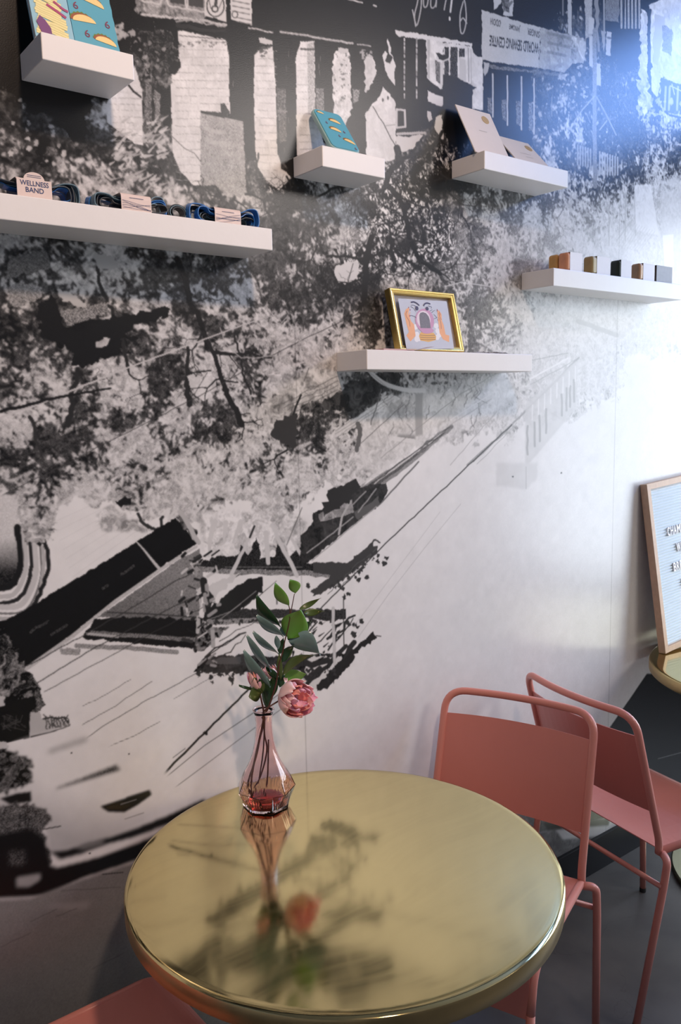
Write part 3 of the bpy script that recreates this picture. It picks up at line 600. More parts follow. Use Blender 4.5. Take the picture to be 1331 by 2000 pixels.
for P, w in (([(50, 1302), (154, 1246), (245, 1195), (338, 1138), (400, 1108)], 2.2), ([(73, 1333), (190, 1263), (330, 1190), (447, 1134), (560, 1076)], 2.2), ([(86, 1352), (200, 1290), (290, 1240), (420, 1175)], 1.5),
             ([(161, 1380), (210, 1355), (255, 1328)], 1.0), ([(161, 1416), (215, 1385), (297, 1331)], 1.2), ([(169, 1442), (200, 1420), (278, 1373), (340, 1340), (409, 1300)], 1.4), ([(210, 1460), (260, 1438), (312, 1410)], 1.0), ([(340, 1365), (480, 1285)], .9)): line(P, w, .1, rg=.5, alpha=.85)
# ---- water fountain and power-pole cross-arms
poly([(388, 1000), (560, 1000), (600, 1020), (600, 1090), (400, 1090)], .80, alpha=.9, sf=3, mott=.14)
poly([(395, 1098), (430, 1086), (465, 1084), (470, 1060), (485, 1085), (500, 1050), (512, 1090), (535, 1088), (545, 1060), (560, 1088), (600, 1060), (600, 1100), (690, 1103), (655, 1122), (580, 1116), (480, 1114), (372, 1116)], .05, rg=2, grain=.04)
line([(380, 1112), (480, 1118), (580, 1120), (640, 1124)], 10, .38, rg=1.5, grain=.12); line([(440, 1108), (590, 1108)], 2, .25)
for P, w in (([(497, 1030), (475, 1075), (452, 1122)], (4, 8)), ([(531, 1026), (555, 1075), (580, 1125)], (8, 8)), ([(560, 1036), (575, 1062), (590, 1087)], (5, 7)), ([(520, 1040), (523, 1075), (524, 1100)], (10, 8)), ([(420, 1020), (410, 1060), (408, 1086)], (12, 5)), ([(440, 1020), (438, 1060)], (10, 4)), ([(470, 1020), (455, 1060)], (10, 4))): line(P, w, .78, rg=.6)
line([(497, 1028), (488, 1050)], 4, .08); line([(560, 1065), (590, 992)], 1.5, .25)
poly([(587, 1048), (612, 1022), (612, 1005), (660, 972), (700, 950), (755, 945), (757, 966), (738, 990), (690, 1025), (601, 1100), (588, 1098)], .09, rg=1.2, mott=.02)
poly([(620, 1006), (655, 985), (688, 975), (692, 1002), (625, 1020)], .45, rg=1, mott=.08); poly([(690, 1000), (720, 985), (740, 968), (742, 985), (700, 1016)], .22, rg=1); line([(662, 1044), (668, 1010), (684, 980)], 4, .62)
for P in ([(600, 1080), (650, 1042)], [(610, 1095), (735, 990)], [(690, 985), (715, 960)], [(700, 1000), (735, 955)], [(650, 1042), (690, 1010)]): line(P, 2.4, .55, rg=.5, alpha=.85)
poly([(640, 965), (680, 940), (705, 950), (680, 985), (630, 1005)], .08, rg=3)
poly([(612, 1098), (680, 1100), (690, 1106), (655, 1126), (612, 1118)], .13, rg=1)
poly([(727, 1062), (735, 1068), (739, 1080), (700, 1108), (655, 1145), (612, 1166), (608, 1156), (648, 1122)], .13, rg=1.6, step=5); curve([(727, 1066), (732, 1054), (742, 1060)], 3, .12, rg=.6)
poly([(410, 1190), (676, 1190), (676, 1210), (655, 1214), (600, 1207), (410, 1212)], .09, rg=1, grain=.03)
poly([(385, 1212), (420, 1180), (480, 1132), (510, 1128), (516, 1155), (468, 1192), (430, 1200), (395, 1230)], .05, rg=2); poly([(380, 1150), (470, 1120), (440, 1150), (400, 1180)], .8, rg=2); line([(395, 1135), (410, 1180), (392, 1240)], (14, 10), .06, rg=2.5)
line([(400, 1216), (470, 1213), (530, 1214)], 10, .42, rg=1, grain=.1); poly([(385, 1228), (450, 1222), (430, 1240), (395, 1275), (378, 1268)], .25, rg=2, mott=.15)
for P in ([(395, 1215), (450, 1195), (500, 1155)], [(410, 1225), (470, 1180)]): line(P, 1.4, .55, alpha=.7)
line([(388, 1205), (386, 1235)], 7, .66, rg=.6); line([(415, 1232), (416, 1262)], 8, .6, rg=.8)
poly([(386, 1300), (402, 1282), (470, 1279), (560, 1283), (676, 1274), (668, 1296), (640, 1312), (560, 1312), (400, 1314), (377, 1312)], .08, rg=1.8, mott=.03); poly([(410, 1285), (470, 1283), (470, 1297), (400, 1298)], .2)
line([(400, 1284), (420, 1268), (470, 1240), (480, 1236)], 3, .1, rg=1.5)
poly([(600, 1285), (670, 1280), (660, 1320), (610, 1345), (590, 1330)], .82, rg=2)
for P, w in (([(598, 1335), (640, 1300), (676, 1262)], 8), ([(690, 1200), (660, 1240), (650, 1285)], 4), ([(592, 1312), (600, 1325), (625, 1305)], 9), ([(640, 1250), (655, 1225), (645, 1245)], 5), ([(560, 1290), (610, 1300), (640, 1290)], 12), ([(690, 1255), (682, 1262), (676, 1285)], 10)): line(P, w, .08, rg=2.2)
poly([(729, 1234), (736, 1246), (702, 1270), (690, 1290), (660, 1325), (637, 1346), (621, 1350), (619, 1337), (677, 1279)], .06, rg=1.5, step=5); line([(735, 1242), (744, 1243)], 2, .1)
poly([(420, 1218), (620, 1214), (640, 1230), (600, 1250)], 0.0, alpha=0)
for _ in range(70):
    x, y = rnd.uniform(348, 428), rnd.uniform(1085, 1300); a = rnd.choice((-.62, -.62, 1.5, .3)); l = rnd.uniform(4, 18)
    line([(x, y), (x + l * math.cos(a), y + l * math.sin(a))], rnd.uniform(1.5, 7), rnd.choice((.04, .06, .1, .05, .5, .75)), rg=1.4)
for _ in range(46):
    x, y = rnd.uniform(560, 680), rnd.uniform(1208, 1322); a = rnd.choice((-.7, -.7, 1.5)); l = rnd.uniform(3, 14)
    line([(x, y), (x + l * math.cos(a), y + l * math.sin(a))], (rnd.uniform(2, 7), 1.2), rnd.choice((.05, .08, .08, .85)), rg=1.2)
for x0, y0, x1, y1, w in ((470, 1190, 540, 1135, 2), (430, 1250, 520, 1200, 1.6), (560, 1276, 620, 1215, 5), (600, 1270, 655, 1222, 3), (640, 1268, 690, 1208, 3.5), (440, 1278, 480, 1240, 2.4), (395, 1288, 470, 1240, 2.5)): line([(x0, y0), ((x0 + x1) / 2, (y0 + y1) / 2 + 3), (x1, y1)], (w, w * .5), .08, rg=1.6)
for _ in range(40):
    x = rnd.uniform(395, 720); dot(x, rnd.uniform(1208, 1218) if x < 600 else rnd.uniform(1205, 1225), rnd.uniform(2, 6), rnd.uniform(1.5, 5), .1, rg=1.5)
    x = rnd.uniform(385, 660); dot(x, rnd.uniform(1308, 1320), rnd.uniform(2, 5), rnd.uniform(1.5, 5), .1, rg=1.5)
line([(651, 1188), (652, 1240), (654, 1297)], 6, .74, rg=.5); line([(671, 1170), (672, 1262)], 2, .12); line([(541, 1180), (541, 1160)], 3, .3)
for x, y in ((412, 1324), (414, 1332), (452, 1326), (453, 1333), (388, 1318), (430, 1318), (602, 1144), (648, 1145), (672, 1166), (681, 1160), (701, 1133), (716, 1128), (738, 1098), (752, 1100), (756, 1090), (662, 1138), (690, 1112), (692, 1240), (690, 1238), (700, 1118)):
    dot(x, y, rnd.uniform(3, 5), rnd.uniform(3.5, 6), .10, rg=1.4)
line([(612, 1205), (640, 1175), (700, 1115), (745, 1070), (800, 1018), (925, 900), (1000, 830)], 2.3, .12, rg=.4)
for y in (0, 12): curve([(640 + y, 1160 - y), (660 + y, 1140), (690 + y, 1108), (735, 1072)], 1.2, .2, rg=1.5)
for i in range(22):
    t = i / 21; x, y = 655 + 80 * t, 1150 - 75 * t; dot(x + rnd.uniform(-6, 10), y + rnd.uniform(-6, 8), rnd.uniform(2, 4), rnd.uniform(2, 4), .12, rg=1)
line([(700, 1245), (760, 1160), (830, 1070), (900, 985)], .9, .45, alpha=.6); line([(690, 1225), (740, 1160), (800, 1080), (860, 1000)], .9, .5, alpha=.5)
line([(296, 1540), (340, 1490), (400, 1432), (482, 1350), (520, 1312)], (4.5, 3.4), .05, rg=.4); dot(401, 1432, 5, 4, .05, rg=.5)
line([(300, 1538), (400, 1456), (496, 1392), (560, 1345)], 1.5, .25); line([(318, 1556), (400, 1495), (500, 1420), (560, 1378)], 1.3, .3); line([(338, 1480), (362, 1462)], 1.4, .2)
# ---- hedge, van and road at lower left
poly([(-90, 1215), (0, 1215), (30, 1262), (52, 1306), (80, 1345), (86, 1380), (70, 1395), (62, 1440), (-90, 1440)], .12, rg=3, mott=.16, grain=.08)
poly([(-90, 1375), (0, 1374), (60, 1360), (72, 1380), (58, 1392), (58, 1442), (20, 1450), (-90, 1455)], .015, rg=1); poly([(-10, 1360), (8, 1358), (10, 1378), (-8, 1382)], .7, rg=1.5)
for _ in range(16): line([(rnd.uniform(2, 50), rnd.uniform(1395, 1430)), (rnd.uniform(2, 50), rnd.uniform(1395, 1430))], 1.4, .2, alpha=.6)
poly([(59, 1392), (78, 1390), (80, 1404), (110, 1402), (136, 1418), (58, 1442)], .66, rg=1)
for i in range(9): curve([(86 + i * 5.5, 1400 + rnd.uniform(-3, 3)), (90 + i * 5.5, 1412 + rnd.uniform(-3, 6)), (92 + i * 5.5, 1424 - i)], 2.4, .16, rg=1.3)
line([(84, 1404), (125, 1400), (132, 1412)], 3.5, .1, rg=1.6)
poly([(-90, 1462), (14, 1462), (30, 1452), (80, 1436), (136, 1418), (170, 1440), (260, 1470), (320, 1500), (350, 1540), (360, 1576), (300, 1606), (180, 1648), (95, 1668), (85, 1600), (-90, 1600)], .93, sf=3, grad=(200, 1560, -.3, 1, 90, .66))
line([(60, 1440), (100, 1430), (136, 1418)], (3, 1.5), .15)
poly([(92, 1466), (168, 1440), (172, 1447), (95, 1472)], .52, sf=3); poly([(-90, 1460), (12, 1463), (40, 1474), (60, 1484), (62, 1530), (20, 1546), (-90, 1548)], .13, rg=4, mott=.13, sf=1); poly([(-90, 1448), (12, 1449), (14, 1462), (-90, 1466)], .75)
poly([(100, 1543), (160, 1520), (190, 1508), (226, 1494), (236, 1504), (190, 1518), (130, 1536)], .14, sf=2, grain=.06); poly([(0, 1560), (30, 1550), (60, 1546), (62, 1566), (20, 1572)], .02, sf=1)
poly([(-90, 1574), (65, 1570), (92, 1588), (104, 1604), (84, 1620), (96, 1664), (100, 1705), (-90, 1705)], .20, rg=4, grain=.09, mott=.04, sf=1); line([(84, 1620), (118, 1614)], 3, .25)
poly([(195, 1575), (240, 1560), (292, 1543), (297, 1552), (270, 1572), (243, 1587), (211, 1586)], .02, sf=1); line([(236, 1571), (266, 1562)], 1.6, .4); line([(244, 1600), (280, 1588)], 2, .5)
poly([(97, 1664), (130, 1660), (205, 1638), (260, 1620), (330, 1592), (400, 1560), (400, 1575), (340, 1606), (260, 1636), (205, 1650), (156, 1669), (117, 1679)], .03, sf=2); poly([(150, 1652), (200, 1640), (205, 1648), (160, 1660)], .4, sf=3)
poly([(-90, 1650), (60, 1618), (88, 1640), (98, 1690), (112, 1695), (180, 1678), (262, 1650), (420, 1580), (420, 1600), (262, 1682), (160, 1716), (90, 1750), (-90, 1760)], .012, sf=2)
poly([(16, 1662), (48, 1662), (50, 1690), (18, 1690)], .13, sf=3, grain=.08); poly([(31, 1714), (79, 1706), (80, 1718), (56, 1733), (32, 1733)], .52, sf=2)
poly([(-90, 1762), (60, 1754), (160, 1718), (262, 1684), (420, 1602), (560, 1560), (700, 1640), (1000, 1900), (1000, 2300), (-90, 2300)], .38, sf=2, grain=.02, grad=(0, 1760, 0, 1, 200, .30))
poly([(85, 1772), (110, 1765), (180, 1762), (170, 1774), (130, 1778)], .48, sf=3); line([(200, 1708), (240, 1704)], 2, .1)
for P in ([(60, 1800), (110, 1776)], [(110, 1790), (150, 1775)], [(0, 1850), (60, 1822)], [(180, 1892), (240, 1862)], [(120, 1740), (235, 1733)]): line(P, 1.6, .24, rg=.5, alpha=.8)
# ---- dark doorway and road at lower right
poly([(700, 1540), (1000, 1560), (1040, 1560), (1100, 1640), (1500, 1600), (1500, 1900), (700, 2300)], .34, sf=2, mott=.03)
poly([(1264, 1316), (1230, 1366), (1188, 1426), (1140, 1470), (1090, 1530), (1042, 1572), (1060, 1600), (1130, 1608), (1190, 1596), (1500, 1520), (1500, 1316)], .012, sf=1)
line([(1050, 1628), (1100, 1616), (1190, 1606)], 4, .5, alpha=.7); line([(1286, 1482), (1331, 1470)], 2, .2); poly([(1060, 1606), (1190, 1598), (1190, 1612), (1070, 1622)], .15, sf=2)
# ---- panel seams and small marks
for sxx in (1.106, 2.362):
    i = int((sxx - MX0) / MR); V[:, i] *= .70; V[:, i + 1] *= .85
i = int((2.362 - MX0) / MR); j = int((2.72 - MZ0) / MR); V[j:, i - 1:i + 2] *= .2
for x, y in ((387, 989), (1002, 931), (1097, 924), (140, 1471), (252, 1473), (175, 1667)): dot(x, y, 1.8, 1.8, .1)
V = blur(V, 1) * .55 + V * .45
V = np.clip(V, 0, 1)
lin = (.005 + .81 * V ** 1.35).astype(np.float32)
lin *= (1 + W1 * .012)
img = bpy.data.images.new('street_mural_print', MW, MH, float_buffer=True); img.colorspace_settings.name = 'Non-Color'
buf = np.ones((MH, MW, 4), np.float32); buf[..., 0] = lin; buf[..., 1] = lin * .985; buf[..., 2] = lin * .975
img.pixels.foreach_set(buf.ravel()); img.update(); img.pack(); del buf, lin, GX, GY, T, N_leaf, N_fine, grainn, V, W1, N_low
m = bpy.data.materials.new('printed_mural_vinyl'); m.use_nodes = True; n = m.node_tree; b = n.nodes['Principled BSDF']
tc = n.nodes.new('ShaderNodeTexCoord'); sp = n.nodes.new('ShaderNodeSeparateXYZ'); n.links.new(tc.outputs['Object'], sp.inputs[0])
cb = n.nodes.new('ShaderNodeCombineXYZ')
for ax, s0, s1, k in (('X', MX0, MX1, 0), ('Z', MZ0, MZ1, 1)):
    mr = n.nodes.new('ShaderNodeMapRange'); mr.inputs['From Min'].default_value = s0; mr.inputs['From Max'].default_value = s1
    n.links.new(sp.outputs[ax], mr.inputs['Value']); n.links.new(mr.outputs[0], cb.inputs[k])
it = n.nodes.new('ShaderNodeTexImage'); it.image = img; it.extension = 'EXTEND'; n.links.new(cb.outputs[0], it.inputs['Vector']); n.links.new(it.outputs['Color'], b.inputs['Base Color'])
b.inputs['Roughness'].default_value = 0.245; b.inputs['Specular IOR Level'].default_value = 0.42
nb = n.nodes.new('ShaderNodeTexNoise'); nb.inputs['Scale'].default_value = 420; n.links.new(tc.outputs['Object'], nb.inputs['Vector'])
bp = n.nodes.new('ShaderNodeBump'); bp.inputs['Strength'].default_value = 0.10; bp.inputs['Distance'].default_value = 0.001; n.links.new(nb.outputs['Fac'], bp.inputs['Height']); n.links.new(bp.outputs[0], b.inputs['Normal'])
M['mural'] = m
# ------------------------------------------------------------------ setting
X0, X1, Y0, ZC = -1.0, 4.2, -4.6, 3.9
def struct(name, bm, m, parent=None, **kw):
    return obj(name, bm, m, parent, kind='structure', **kw) if not parent else obj(name, bm, m, parent, **kw)
bm = bmesh.new(); v = [bm.verts.new(p) for p in ((X0, 0, 0), (X1, 0, 0), (X1, 0, ZC), (X0, 0, ZC), (X0, .1, 0), (X1, .1, 0), (X1, .1, ZC), (X0, .1, ZC))]
bm.faces.new((v[0], v[1], v[2], v[3])); bm.faces.new((v[5], v[4], v[7], v[6])).material_index = 1
for a, b_, c, d in ((0, 4, 5, 1), (1, 5, 6, 2), (2, 6, 7, 3), (3, 7, 4, 0)): bm.faces.new((v[a], v[b_], v[c], v[d])).material_index = 1
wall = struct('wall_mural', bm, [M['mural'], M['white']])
wall['label'] = 'wall covered by an upside-down black and white street photograph mural'
struct('floor', box(bmesh.new(), X0 - .1, X1 + .1, Y0 - .1, .1, -.08, 0), M['floor'])
struct('ceiling', box(bmesh.new(), X0 - .1, X1 + .1, Y0 - .1, .1, ZC, ZC + .08), M['white'])
struct('wall_left', box(bmesh.new(), X0 - .1, X0, Y0, 0, 0, ZC), M['white'])
struct('wall_back', box(bmesh.new(), X0, X1, Y0 - .1, Y0, 0, ZC), M['white'])
bm = bmesh.new()
WY0, WY1 = -2.02, -0.22
for a in ((WY1, 0, 0, ZC), (Y0, WY0, 0, ZC), (WY0, WY1, 0, .5), (WY0, WY1, 2.55, 2.94), (WY0, WY1, 3.6, ZC)): box(bm, X1, X1 + .1, *a)
struct('wall_right', bm, M['white'])
bm = bmesh.new()
for z0, z1 in ((.5, 2.55), (2.94, 3.6)):
    for y in (WY0, WY1 - .04, (WY0 + WY1) / 2 - .02): box(bm, X1 + .02, X1 + .07, y, y + .04, z0, z1)
    for z in (z0, z1 - .04): box(bm, X1 + .022, X1 + .068, WY0 + .04, WY1 - .04, z, z + .04)
struct('window_1', bm, M['black'])
struct('baseboard_mural', box(bmesh.new(), X0, X1, -.012, 0, 0, .122), M['black'], bevel=.002)

# ------------------------------------------------------------------ shelves
SH = {'A': (.5214, .688, 2.2438, .0445, .1145), 'B': (1.1144, 1.2919, 2.1592, .0435, .110), 'C': (1.6159, 1.9496, 2.2287, .0445, .1145),
      'R': (1.8958, 2.55, 1.9672, .0475, .112), 'M': (1.2255, 1.8068, 1.7313, .0455, .1145), 'L': (-.25, .9777, 1.9704, .0435, .114)}
LAB = {'A': ('short white floating shelf highest at left, holding two blue taco and pasta books', None),
       'B': ('shortest middle white floating shelf holding the small tilted blue taco case', None),
       'C': ('white floating shelf at upper right holding two leaning cream cards', None),
       'R': ('white floating shelf at far right carrying the row of wrapped soap bars', None),
       'M': ('white floating shelf under the gold-framed picture', None),
       'L': ('longest white floating shelf at left carrying the blue exercise bands', None)}
for k, (x0, x1, z, t, d) in SH.items():
    obj('floating_shelf', box(bmesh.new(), x0, x1, -d, 0, z - t, z), M['shelf'], bevel=.0016, label=LAB[k][0], category='shelf', group='white floating shelves on the mural wall')

# ------------------------------------------------------------------ round brass tables
def table(cx, cy, label, base_label=None):
    t = thing('round_table', label, 'table', (cx, cy, 0), group='round brass cafe tables')
    H, r = .7366, .411
    bm = bmesh.new(); lathe(bm, [(.0005, H), (.12, H), (.25, H), (r - .020, H), (r - .009, H + .0003), (r - .004, H - .0006), (r - .001, H - .003)], 128, cap0=False, cap1=False)
    obj('tabletop', bm, M['brass'], t, smooth=True)
    bm = bmesh.new(); lathe(bm, [(r - .001, H - .003), (r, H - .006), (r, H - .034), (r - .004, H - .038), (r - .02, H - .038), (.001, H - .037)], 128, cap0=False, cap1=False)
    obj('rim', bm, M['brassedge'], t, smooth=True, label='folded brass edge band')
    obj('column', lathe(bmesh.new(), [(.035, .02), (.035, H - .045), (.12, H - .042), (.12, H - .037)], 32), M['brassedge'], t, smooth=False)
    obj('base_plate', lathe(bmesh.new(), [(.318, 0), (.32, .002), (.32, .014), (.316, .018), (.04, .022), (.036, .03)], 96), M['greenbrass'], t, smooth=False)
    return t
M['greenbrass'] = mat('dull_brass_plate', (0.42, 0.40, 0.27), 0.35, 1.0, noise=0.1, nscale=10)
table(.904, -.4125, 'round brass-topped cafe table in front with the pink glass vase on it')
table(2.708, -.4155, 'round brass-topped cafe table cut off at right edge, under the white letter board')

# ------------------------------------------------------------------ pink chairs
def chair(label, o, ang, dep=.36, bow=.030, sp=.085, zt=.835, lean=.10):
    w, zs, r = .20, .45, .0098
    t = thing('dining_chair', label, 'chair', (o[0], o[1], 0), (0, 0, math.radians(ang)), group='pink metal cafe chairs')
    P, T = M['pink'], M['pinktube']
    px = lambda z: -lean * max(0, (z - zs - .03)) / (zt - zs - .03)
    pts = [(0, w, zs - .004), (0, w, zs + .03), (px(zt), w, zt), (px(zt), -w, zt), (0, -w, zs + .03), (0, -w, zs - .004)]
    path = fillet(pts, [.03, .055, .055, .03], 8)
    # split the cross rail so it can bow backwards
    out = []
    for a, b in zip(path, path[1:]):
        out.append(a)
        if (a - b).length > .2 and abs(a.z - b.z) < .01:
            for k in range(1, 12): out.append(a.lerp(b, k / 12))
    out.append(path[-1])
    out = [Vector((p.x - bow * (1 - (p.y / w) ** 2), p.y, p.z)) for p in out]
    obj('back_frame', tube(bmesh.new(), out, r, 14), T, t, smooth=True)
    g = []
    for i in range(9):
        z = .562 + (.776 - .562) * i / 8
        g.append([(px(z) - bow * (1 - (y / w) ** 2) * (.55 + .45 * i / 8) , y, z) for y in [(-1 + 2 * j / 14) * (w - .003) for j in range(15)]])
    obj('backrest', sheet(bmesh.new(), g, .0025), P, t, smooth=False)
    prof = [(0.004, 0), (.05, -.006), (.12, -.012), (.2, -.013), (.28, -.006), (dep - .045, 0), (dep - .018, -.004), (dep - .002, -.018), (dep + .006, -.04), (dep + .010, -.075), (dep + .014, -.115)]
    prof = spline([Vector((x, 0, z)) for x, z in prof], 3)
    g = [[(p.x, y, zs + .006 + p.z * (1 if p.x > .3 else max(.2, 1 - (y / w) ** 4))) for y in [(-1 + 2 * j / 10) * (w - .004) for j in range(11)]] for p in prof]
    obj('seat', sheet(bmesh.new(), g, .0025), P, t, smooth=False)
    for s in (1, -1):
        obj('side_rail', tube(bmesh.new(), fillet([(-.002, s * w, zs), (dep - .01, s * w, zs - .004), (dep + .008, s * w, zs - .10)], .06, 8), r, 12), T, t, smooth=True)
        obj('leg', tube(bmesh.new(), [(dep + .008, s * w, zs - .098), (dep + .02, s * w, .012)], r, 12), T, t, smooth=True)
        obj('leg', tube(bmesh.new(), fillet([(.01, s * w, zs - .004), (-.006, s * (w + .034), zs - .006), (-.018, s * (w + .034), zs - .075), (-sp, s * (w + .02), .012)], [.02, .045, .05], 7), r, 12), T, t, smooth=True)
        for x, yy in ((dep + .02, w), (-sp, w + .02)):
            obj('foot_cap', lathe(bmesh.new(), [(.0098, 0), (.0105, .002), (.0105, .014)], 14), M['rubber'], t).location = (x, s * yy, 0)
    obj('stretcher', tube(bmesh.new(), [(-.024, w + .034, zs - .072), (-.024, -w - .034, zs - .072)], .007, 12), T, t, smooth=True, label='thin crossbar between the back legs')
    return t
chair('pink metal chair tucked to the right of the front brass table, seen from its back', (1.519, -.272), -159.4)
chair('pink metal chair behind the nearer one, its seat pointing to the far right table', (1.888, -.305), -9.8, dep=.38)
chair('pink metal chair seat peeking from under the front table at bottom left', (.305, -.325), 2)
# ------------------------------------------------------------------ printed and small goods
M['teal'] = mat('blue_book_cover', (0.10, 0.36, 0.47), 0.45, noise=0.04, nscale=30)
M['paleblue'] = mat('pale_blue_book_cover', (0.28, 0.50, 0.60), 0.45, noise=0.04, nscale=30)
M['paleshell'] = mat('pale_teal_shell', (0.30, 0.47, 0.48), 0.30, noise=0.05)
M['taco'] = mat('taco_yellow_print', (0.80, 0.60, 0.26), 0.5, noise=0.1, nscale=300)
M['tacofill'] = mat('taco_filling_print', (0.30, 0.09, 0.04), 0.5, noise=0.3, nscale=400)
M['lettuce'] = mat('lettuce_print', (0.12, 0.22, 0.04), 0.5, noise=0.3, nscale=400)
M['digit'] = mat('maroon_numeral_print', (0.20, 0.03, 0.07), 0.5, noise=0.05)
M['noodle'] = mat('pasta_yellow_print', (0.75, 0.68, 0.33), 0.5, noise=0.06, nscale=200)
M['noodledk'] = mat('pasta_outline_print', (0.30, 0.28, 0.10), 0.5, noise=0.06)
M['magenta'] = mat('magenta_print', (0.36, 0.06, 0.16), 0.5, noise=0.08)
M['plum'] = mat('plum_print', (0.17, 0.06, 0.18), 0.5, noise=0.1)
M['cream'] = mat('cream_card', (0.70, 0.63, 0.58), 0.55, noise=0.03)
M['seal'] = mat('gold_foil_seal', (0.62, 0.42, 0.20), 0.4, 0.35, noise=0.12, nscale=300)
M['greyink'] = mat('grey_ink', (0.33, 0.31, 0.30), 0.6, noise=0.05)

def flat(bm, pts, k, mi):
    """a printed patch lying on the face y=0, lifted by k print layers"""
    y = -0.0002 - 0.00018 * k
    f = bm.faces.new([bm.verts.new((x, y, z)) for x, z in pts]); f.material_index = mi
    if f.calc_area() and (f.normal_update() or f.normal.y > 0): f.normal_flip()
def arc(cx, cz, rx, rz, a0, a1, n=12):
    return [(cx + rx * math.cos(math.radians(a0 + (a1 - a0) * i / n)), cz + rz * math.sin(math.radians(a0 + (a1 - a0) * i / n))) for i in range(n + 1)]
def rot2(P, cx, cz, a):
    c, s = math.cos(math.radians(a)), math.sin(math.radians(a)); return [(cx + (x - cx) * c - (z - cz) * s, cz + (x - cx) * s + (z - cz) * c) for x, z in P]
def taco(bm, cx, cz, s, a=-12):
    s *= 1.12
    base = [(cx - s + 2 * s * i / 12, cz + s * .62 * math.sin(math.pi * min(1, i / 12 * 1.0)) ** .6 + (.12 * s if i % 2 else 0)) for i in range(13)]
    flat(bm, rot2([(x - .12 * s, z + .17 * s) for x, z in base], cx, cz, a), 1, 2)
    flat(bm, rot2([(x - .07 * s, z * 1.0 + .08 * s) for x, z in arc(cx, cz, s * .98, s * .68, 0, 180)], cx, cz, a), 2, 1)
    flat(bm, rot2(arc(cx + .06 * s, cz, s * .95, s * .62, 0, 180), cx, cz, a), 3, 0)
def strip(bm, P, w, k, mi):
    P = [Vector((a, b, 0)) for a, b in P]; P = spline([tuple(p) for p in P], 4); L, R = [], []
    for i, p in enumerate(P):
        t = (P[min(i + 1, len(P) - 1)] - P[max(i - 1, 0)]).normalized(); q = Vector((-t.y, t.x, 0)) * w / 2
        L.append((p + q)); R.append((p - q))
    y = -0.0002 - 0.00018 * k
    for i in range(len(P) - 1):
        f = bm.faces.new([bm.verts.new((v.x, y, v.y)) for v in (L[i], R[i], R[i + 1], L[i + 1])]); f.material_index = mi
        f.normal_update()
        if f.normal.y > 0: f.normal_flip()
def rrect(w, h, r, top_only=False, n=5):
    P = []
    for cx, cz, a in ((w - r, r, -90), (w - r, h - r, 0), (r, h - r, 90), (r, r, 180)):
        if top_only and a in (-90, 180): P.append((w, 0) if a == -90 else (0, 0)); continue
        P += arc(cx, cz, r, r, a, a + 90, n)
    return P
def lean(name, label, cat, x, y, z, ang, th, group=None, roll=0):
    return thing(name, label, cat, (x, y, z + th * math.sin(math.radians(ang))), (math.radians(-ang), math.radians(roll), 0), group)

# two books on the top-left shelf
zA = SH['A'][2]
def taco_cover(t, w, h, spots, digits, ds):
    for cx, cz, s, a in spots:
        bm = bmesh.new(); taco(bm, cx, cz, s, a); obj('taco_print', bm, [M['taco'], M['tacofill'], M['lettuce']], t)
    for cx, cz in digits: obj('numeral_print', text_solid(bmesh.new(), '6', ds, y=-0.0004, cx=cx, cz=cz, depth=.0002, bold=.0), M['digit'], t)
t = lean('book', 'darker blue taco-patterned book, right of the pair on the highest left shelf', 'book', .5945, -.082, zA + .0003, 19, .014, 'blue books on the top left shelf')
w, h = .0830, .165
wav = [(w + (.0012 if i % 2 else 0), h * i / 12) for i in range(13)]
obj('cover', prism(bmesh.new(), [(0, 0)] + wav + [(0, h)], 0, .0025), M['teal'], t)
obj('pages', box(bmesh.new(), .001, w - .001, .0025, .0115, .001, h - .001), M['paper'], t, bevel=.0004)
obj('back_cover', box(bmesh.new(), 0, w, .0115, .014, 0, h), M['teal'], t, bevel=.0005)
taco_cover(t, w, h, [(.058, .020, .0185, -8), (.024, .054, .0205, 5), (.046, .098, .0205, -14), (.030, .140, .02, 0)], [(.026, .031), (.069, .061), (.014, .085), (.066, .125)], .0150)
t = lean('book', 'paler blue book with tangled pasta drawing, left one on the highest shelf', 'book', .5235, -.083, zA + .0003, 19.5, .012, 'blue books on the top left shelf')
w, h = .0700, .165
obj('cover', box(bmesh.new(), 0, w, 0, .0025, 0, h), M['paleblue'], t, bevel=.0005)
obj('pages', box(bmesh.new(), .001, w - .001, .0025, .0095, .001, h - .001), M['paper'], t)
obj('back_cover', box(bmesh.new(), 0, w, .0095, .012, 0, h), M['paleblue'], t, bevel=.0005)
bm = bmesh.new(); rp = random.Random(5)
for i in range(30):
    z0 = .004 + i * .0052; c = .033 + .002 * math.sin(i); L = .030 * (1 - i / 60); a = rp.uniform(-.35, -.05)
    P = [(c - L * rp.uniform(.8, 1.05), z0 + L * .2), (c - L * .4, z0 + rp.uniform(-.001, .003)), (c + L * .3, z0 - L * .1), (c + L * rp.uniform(.8, 1.05), z0 - L * .28)]
    strip(bm, P, .0062, 1 + i * .1, 1); strip(bm, P, .0052, 1.05 + i * .1, 0)
for P, wd in (([(.018, .150), (.024, .125), (.028, .108), (.034, .098)], .006), ([(.030, .070), (.045, .062), (.062, .052)], .0055), ([(.044, .080), (.058, .070), (.068, .066)], .005)): strip(bm, P, wd, 5, 2)
flat(bm, [(.006, .030), (.014, .044), (.022, .036), (.030, .022), (.030, .004), (.014, .002), (.010, .016)], 5.5, 3)
obj('pasta_print', bm, [M['noodle'], M['noodledk'], M['magenta'], M['plum']], t)

